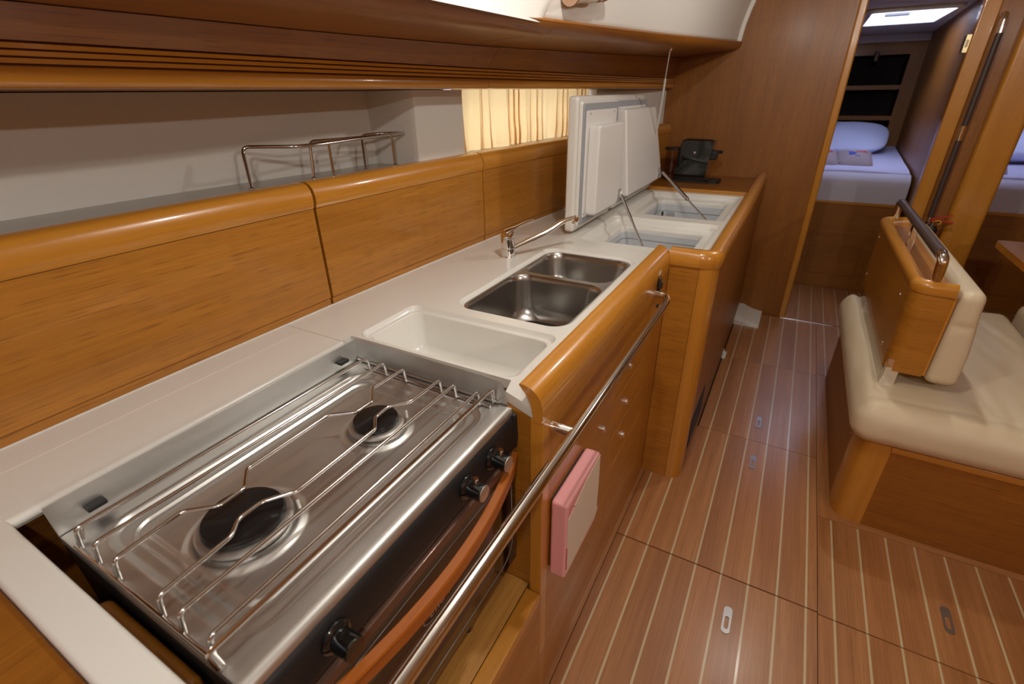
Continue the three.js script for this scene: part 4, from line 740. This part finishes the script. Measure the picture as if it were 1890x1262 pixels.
// ---- backrest
{
  const xa = 0.400, xb = 0.502, za = -1.828, zb = -2.810, y0 = 0.556, y1 = 0.835, R = 0.045;
  const corner = (r, o) => zs(0, 1, 8).map(u => { const g = u * Math.PI / 2; return [xa - o + r - Math.sin(g) * r, za + o - r + Math.cos(g) * r]; });
  const out = [[xb, za], ...corner(R, 0), ...rev(corner(R, 0)).map(([x, z]) => [x, za + zb - z]), [xb, zb]];
  const t = obj('backrest', W(extrude(out, 'y', y0, y1), 'z', 0.2), M.veneer, settee, 'wooden backrest with cream leather pad and leather-wrapped grab bar');
  obj('back_edge', W(rbox(xb, xb + 0.008, y0 + 0.004, y1, zb, za, 0.002, 1), 'y', 0.3), M.solid, t);
  // raised bullnose along the top edge, leaving a shallow tray behind it
  const path = [[xb, za + 0.004, 0, 1], ...zs(0, 1, 8).map(u => { const g = u * Math.PI / 2; return [xa + R - Math.sin(g) * R, za - R + Math.cos(g) * R, -Math.sin(g), Math.cos(g)]; }), ...zs(0, 1, 8).map(u => { const g = u * Math.PI / 2; return [xa + R - Math.cos(g) * R, zb + R - Math.sin(g) * R, -Math.cos(g), -Math.sin(g)]; }), [xb, zb - 0.004, 0, -1]];
  const pr = [[0.004, -0.002], [0.0085, 0.008], [0.0085, 0.022], [0.003, 0.033], [-0.008, 0.039], [-0.022, 0.036], [-0.030, 0.026], [-0.032, 0.004], [-0.032, -0.002]];
  obj('top_rail', W(creased(loft(path.map(([x, z, nx, nz]) => pr.map(([o, h]) => V(x + nx * o, y1 + h, z + nz * o))), { closed: true, caps: true }), 40), 'z', 0.5), M.solid, t, 'rounded rail around the top');
  obj('tray', W(rbox(xa + 0.03, xb + 0.006, y1 - 0.002, y1 + 0.006, zb + 0.02, za - 0.02, 0.001, 1), 'z', 0.6), M.veneer, t);
  obj('pad', softBox(xb + 0.009, xb + 0.078, 0.535, 0.856, -2.83, -1.822, [0.026, 0.03, 0.03], 14, 40, 80, q => { q.x += smooth(xb + 0.03, xb + 0.07, q.x) * 0.018 * smooth(0.83, 0.62, q.y); q.y -= 0.004 * Math.exp(-Math.pow((q.x - xb - 0.03) / 0.006, 2)) * smooth(0.82, 0.85, q.y); q.z -= 0.005 * Math.exp(-Math.pow((q.y - 0.745) / 0.012, 2)) * smooth(-1.85, -1.82, q.z); }), M.leather, t, 'cream leather pad');
  const gy = 0.945, gx = 0.445;
  obj('grab_bar_end', tube([V(gx + 0.004, y1 + 0.004, -1.846), V(gx, gy - 0.004, -1.850), V(gx, gy, -1.885), V(gx, gy, -1.91)], 0.0145, { bend: 0.035, n: 18 }), M.chrome, t, 'polished chrome end of the grab bar');
  obj('grab_bar_end', tube([V(gx + 0.004, y1 + 0.004, -2.800), V(gx, gy - 0.004, -2.80), V(gx, gy, -2.77), V(gx, gy, -2.75)], 0.0145, { bend: 0.035, n: 18 }), M.chrome, t);
  obj('grab_bar_grip', tube([V(gx, gy, -1.895), V(gx, gy, -2.76)], 0.0165, { bend: 0, n: 18 }), M.brownLeather, t, 'dark brown leather-wrapped grip');
  obj('grab_bar_post', rbox(gx - 0.010, gx + 0.010, y1, gy - 0.008, -2.36, -2.33, 0.003, 2), M.chrome, t);
  for (const z of [-1.840, -2.55]) obj('leg', [rbox(0.404, 0.444, 0.475, y0 + 0.04, z - 0.006, z + 0.006, 0.002, 2)], M.chrome, t, 'flat polished metal leg');
  for (const [y, z] of [[0.792, -2.72], [0.615, -2.72], [0.775, -1.975], [0.595, -1.965]]) obj('screw_cap', lathe([[0, 0], [0.0075, 0], [0.006, 0.003], [0, 0.004]], V(xa, y, z), V(-1, 0, 0), 12), M.chrome, t);
}
// ---- table, far cushion
{
  const t = thing('saloon_table', 'wooden saloon table with rounded corner beside the settee', 'table');
  obj('table_top', W(creased(extrude(rrect(0.945, 1.60, -3.235, -2.25, 0.03, 6), 'y', 0.690, 0.720), 30), 'z', 0.3), M.solid, t);
  obj('pedestal', W(rbox(1.18, 1.36, 0.0, 0.69, -2.95, -2.55, 0.01, 2), 'y', 0.3), M.veneerDeep, t);
}
{
  const t = thing('stool', 'low stool with a cream leather cushion under the table edge', 'stool');
  obj('cushion', softBox(1.005, 1.42, 0.40, 0.535, -2.86, -2.46, [0.03, 0.04, 0.03], 24, 12, 24), M.leather, t);
  obj('base', W(rbox(1.02, 1.16, 0, 0.40, -2.84, -2.48, 0.01, 2), 'y', 0.3), M.veneerDeep, t);
}
// ---- leather-wrapped grab rail on the bulkhead
{
  const t = thing('grab_rail', 'tall black leather-wrapped grab rail on the post beside the cabin doorway', 'rail');
  const X = 0.712, Z = -3.505;
  obj('bracket', tube([V(X, 1.705, ZB - 0.012), V(X, 1.705, Z), V(X, 1.62, Z)], 0.011, { bend: 0.03, n: 14 }), M.chrome, t); obj('bracket', tube([V(X, 0.70, ZB - 0.012), V(X, 0.70, Z), V(X, 0.76, Z)], 0.011, { bend: 0.03, n: 14 }), M.chrome, t);
  obj('grip', cyl(V(X, 1.625, Z), V(X, 1.22, Z), 0.0135, 16), M.brownLeather, t); obj('grip', cyl(V(X, 1.15, Z), V(X, 0.755, Z), 0.0135, 16), M.brownLeather, t);
  obj('collar', cyl(V(X, 1.225, Z), V(X, 1.145, Z), 0.0115, 16), M.chrome, t);
}
{
  const t = thing('door_latch_plate', 'small brass latch plate on the doorway jamb', 'latch');
  obj('plate', rbox(0.600, 0.6215, 1.55, 1.63, -3.600, -3.548, 0.002, 1), S({ color: new THREE.Color().setRGB(0.62, 0.52, 0.30), metalness: 1, roughness: 0.3 }), t);
  obj('bolt', rbox(0.604, 0.615, 1.575, 1.605, -3.549, -3.541, 0.002, 1), M.chrome, t);
}
// ---- fire extinguisher
{
  const t = thing('fire_extinguisher', 'small red fire extinguisher with black collar behind the backrest', 'extinguisher');
  const c = V(0.728, 0.405, -3.475);
  obj('bottle', lathe([[0, 0], [0.045, 0], [0.047, 0.01], [0.047, 0.22], [0.040, 0.255], [0.020, 0.275], [0.0, 0.276]], c, V(0, 1, 0), 28), M.red, t);
  obj('collar', lathe([[0, 0.27], [0.030, 0.27], [0.033, 0.285], [0.024, 0.31], [0, 0.312]], c, V(0, 1, 0), 20), M.black, t);
  obj('valve', [cyl(c.clone().add(V(0, 0.30, 0)), c.clone().add(V(0, 0.335, 0)), 0.010, 14), cyl(c.clone().add(V(-0.02, 0.322, 0.01)), c.clone().add(V(-0.032, 0.322, 0.016)), 0.012, 14)], M.wire, t);
  obj('lever', [rbox(-0.012, 0.085, 0.332, 0.340, -0.009, 0.009, 0.003, 2), rbox(-0.010, 0.080, 0, 0.007, -0.008, 0.008, 0.003, 2).rotateZ(0.30).translate(0, 0.345, 0)].map(g => g.translate(c.x, c.y, c.z)), M.red, t);
  obj('pin', tube([V(0.005, 0.336, 0.012), V(0.02, 0.345, 0.020), V(0.035, 0.330, 0.020), V(0.02, 0.322, 0.016)].map(p => p.add(c)), 0.0025, { bend: 0.01, n: 8 }), M.yellow, t);
}
// ================================================================ FORWARD CABINS
function berth(x0, x1, x2, x3, label1, label2) {   // near edge x0..x1, far edge x2..x3
  const t = thing('berth_base', label1, 'berth', 'berth fronts in the forward cabins');
  obj('front_panel', W(rbox(x0, x1, 0, 0.650, -4.365, -4.342, 0.002, 1), 'x', 0.2), M.veneerDeep, t);
  obj('locker_door', W(rbox(x0 + 0.10, x1 - 0.16, 0.11, 0.44, -4.343, -4.338, 0.012, 2), 'x', 0.6), M.veneerDeep, t);
  obj('berth_board', W(box(x0, x1 - 0.003, 0.63, 0.648, -6.58, -4.366), 'x'), M.veneerDeep, t);
  obj('edge_trim', W(rbox(x0, x1, 0.642, 0.664, -4.352, -4.332, 0.005, 2), 'x', 0.2), M.solid, t);
  const N = 40, K = 30, prof = [[0, 0.650], [-0.004, 0.70], [-0.002, 0.76], [0.010, 0.805], [0.035, 0.832], [0.07, 0.842]];
  const rows = [];
  for (let i = 0; i <= N; i++) { const u = i / N; rows.push([...prof.map(([d, y]) => { const x = lerp(x0 + 0.004, x1 - 0.004, u); return V(x, y, -4.348 - d - 0.006 * (pn(x * 9 + 20, y * 5 + d, 999, 999, 7) - 0.5)); }), ...zs(0.05, 1, K).map(v => V(lerp(lerp(x0, x1, u), lerp(x2, x3, u), v), 0.842 + 0.012 * v + 0.006 * (pn(u * 6 + 3, v * 9 + 2, 999, 999, 21) - 0.5), lerp(-4.36, -6.585, v)))]); }
  tag(obj('mattress', loft(rows), M.sheetEdge), label2, 'mattress', 'mattresses in the forward cabins');
}
berth(0.12, 0.718, 0.12, 0.848, 'dark wooden berth front seen through the doorway beside the fridge', 'sheeted mattress seen through the doorway beside the fridge');
berth(0.915, 1.90, 0.915, 1.90, 'dark wooden berth front seen past the broad post', 'sheeted mattress seen past the broad post');
function cover(x0, x1, x2, x3, label) {
  const rows = zs(0, 1, 24).map(u => [...[[0.0, -0.006], [0.0, 0.004], [0.006, 0.0085]].map(([d, h]) => V(lerp(x0, x1, u), 0.846 + h + (h > 0 ? 0.004 * Math.sin(u * 4) : 0), -4.52 - d - 0.03 * Math.sin(u * 2.2))), ...zs(0.05, 1, 16).map(v => V(lerp(lerp(x0, x1, u), lerp(x2, x3, u), v), 0.852 + 0.014 * v + 0.006 * pn(u * 5 + 7, v * 6, 999, 999, 33), lerp(-4.55, -6.50, v)))]);
  return tag(obj('bed_cover', loft(rows), M.daylitSheet), label, 'bedding', 'bed covers tinted for daylight');
}
cover(0.13, 0.722, 0.13, 0.835, 'pale bed cover with the blue of daylight put into its colour, on the berth by the fridge doorway');
cover(0.93, 1.85, 0.93, 1.85, 'pale bed cover with the blue of daylight put into its colour, on the berth past the broad post');
function pillow(x, y, z, w, h, d, tilt, mat, name, label, cat, group, turn = 0) {
  const rows = [], N = 26, P = 26; const g = new THREE.SphereGeometry(1, 40, 28), p = g.attributes.position;
  for (let i = 0; i < p.count; i++) { const q = V().fromBufferAttribute(p, i); const s = (v, e) => Math.sign(v) * Math.pow(Math.abs(v), e); const m = Math.pow(Math.pow(Math.abs(q.x), 4) + Math.pow(Math.abs(q.z), 4), 0.25), hz = Math.hypot(q.x, q.z); const k = hz > 1e-4 && m > 1e-4 ? hz / m : 1; q.x *= k; q.z *= k; const e = Math.max(Math.abs(q.x), Math.abs(q.z)); q.y *= 1 - 0.25 * Math.pow(e, 3); q.y += 0.06 * (pn(q.x * 4 + 50, q.z * 4 + 50, 999, 999, 41) - 0.5); p.setXYZ(i, q.x * w / 2, q.y * h / 2, q.z * d / 2); }
  g.deleteAttribute('uv'); g.deleteAttribute('normal'); const gg = mergeVertices(g, 1e-5); gg.computeVertexNormals();
  gg.rotateX(tilt).rotateY(turn).translate(x, y, z);
  return tag(obj(name, gg, mat), label, cat, group);
}
pillow(0.30, 0.985, -5.95, 0.78, 0.20, 0.62, 0.30, M.pillow, 'pillow', 'plump pale blue pillow on the berth by the fridge doorway', 'pillow', 'blue pillows', -0.10);
pillow(1.33, 0.99, -5.55, 0.70, 0.24, 0.60, 0.2, M.pillow, 'pillow', 'pale blue pillow on the berth past the broad post', 'pillow', 'blue pillows');
function towel(x, z, turn, w, label) {
  const t = thing('small_cushion', label, 'cushion', 'grey printed cushions');
  const g = softBox(-w / 2, w / 2, 0, 0.075, -0.15, 0.15, [0.05, 0.036, 0.05], 16, 6, 16, q => { q.y *= 1 - 0.3 * smooth(0.05, 0.16, Math.max(Math.abs(q.x) * 0.3 / w, Math.abs(q.z))); });
  const c = obj('cover', g, S({ color: new THREE.Color().setRGB(0.34, 0.28, 0.30), roughness: 0.9 }), t);
  const drop = zs(0, 1, 14).map(u => { const a = u * 2 * Math.PI; return [-0.03 + 0.026 * Math.cos(a) + 0.012 * Math.cos(2 * a), -0.01 + 0.034 * Math.sin(a)]; });
  obj('print', [extrude(drop, 'y', 0.0735, 0.0768), box(-0.005, 0.03, 0.0735, 0.0765, 0.035, 0.043)], S({ color: new THREE.Color().setRGB(0.05, 0.07, 0.42), roughness: 0.8 }), t, 'blue printed motif');
  obj('print', [[-0.058, 0.10], [-0.040, 0.11]].map(([z2, x2], i) => box(0.005, x2 * 0.75, 0.0735, 0.0762, z2, z2 + 0.008)), S({ color: new THREE.Color().setRGB(0.62, 0.10, 0.08), roughness: 0.8 }), t, 'red printed lettering lines');
  t.position.set(x, 0.862, z); t.rotation.set(0.30, turn, 0, 'YXZ');
  return t;
}
towel(0.395, -4.98, 0.05, 0.25, 'grey printed cushion fully in view in front of the plump blue pillow');
towel(0.155, -4.93, 0.05, 0.25, 'grey printed cushion half hidden behind the doorway jamb');
towel(1.16, -4.82, -0.1, 0.27, 'grey printed cushion on the berth past the broad post');
tag(obj('cabin_lamp', [cyl(V(0.46, 1.70, -6.60), V(0.46, 1.70, -6.54), 0.018, 14), cyl(V(0.46, 1.715, -6.54), V(0.46, 1.63, -6.52), 0.022, 14)], M.wire), 'small steel reading lamp above the cabin shelves', 'lamp');
// ---- ceiling lamps of the saloon (outside the frame)
LAMPS.forEach(([x, y, z, s, p]) => {
  const t = thing('ceiling_lamp', 'round white deckhead lamp, out of view above the saloon', 'lamp', 'deckhead lamps');
  obj('bezel', lathe([[s * 1.02, 0.0], [s * 1.30, 0.0], [s * 1.26, -0.012], [s * 1.02, -0.014]], V(x, y, z), V(0, 1, 0), 32), M.white, t);
  obj('diffuser', lathe([[0, -0.055], [s * 0.4, -0.053], [s * 0.75, -0.042], [s * 0.95, -0.022], [s, -0.002], [0, -0.002]], V(x, y, z), V(0, 1, 0), 32), M.lampGlow, t);
  const l = new THREE.PointLight(new THREE.Color().setRGB(...LAMP_COLOR), p, 0, 2);
  l.position.set(x, y - 0.03, z); l.castShadow = true; l.shadow.radius = 1.0; l.name = 'lamp_light'; t.add(l);
});
renderer.render(scene, camera);
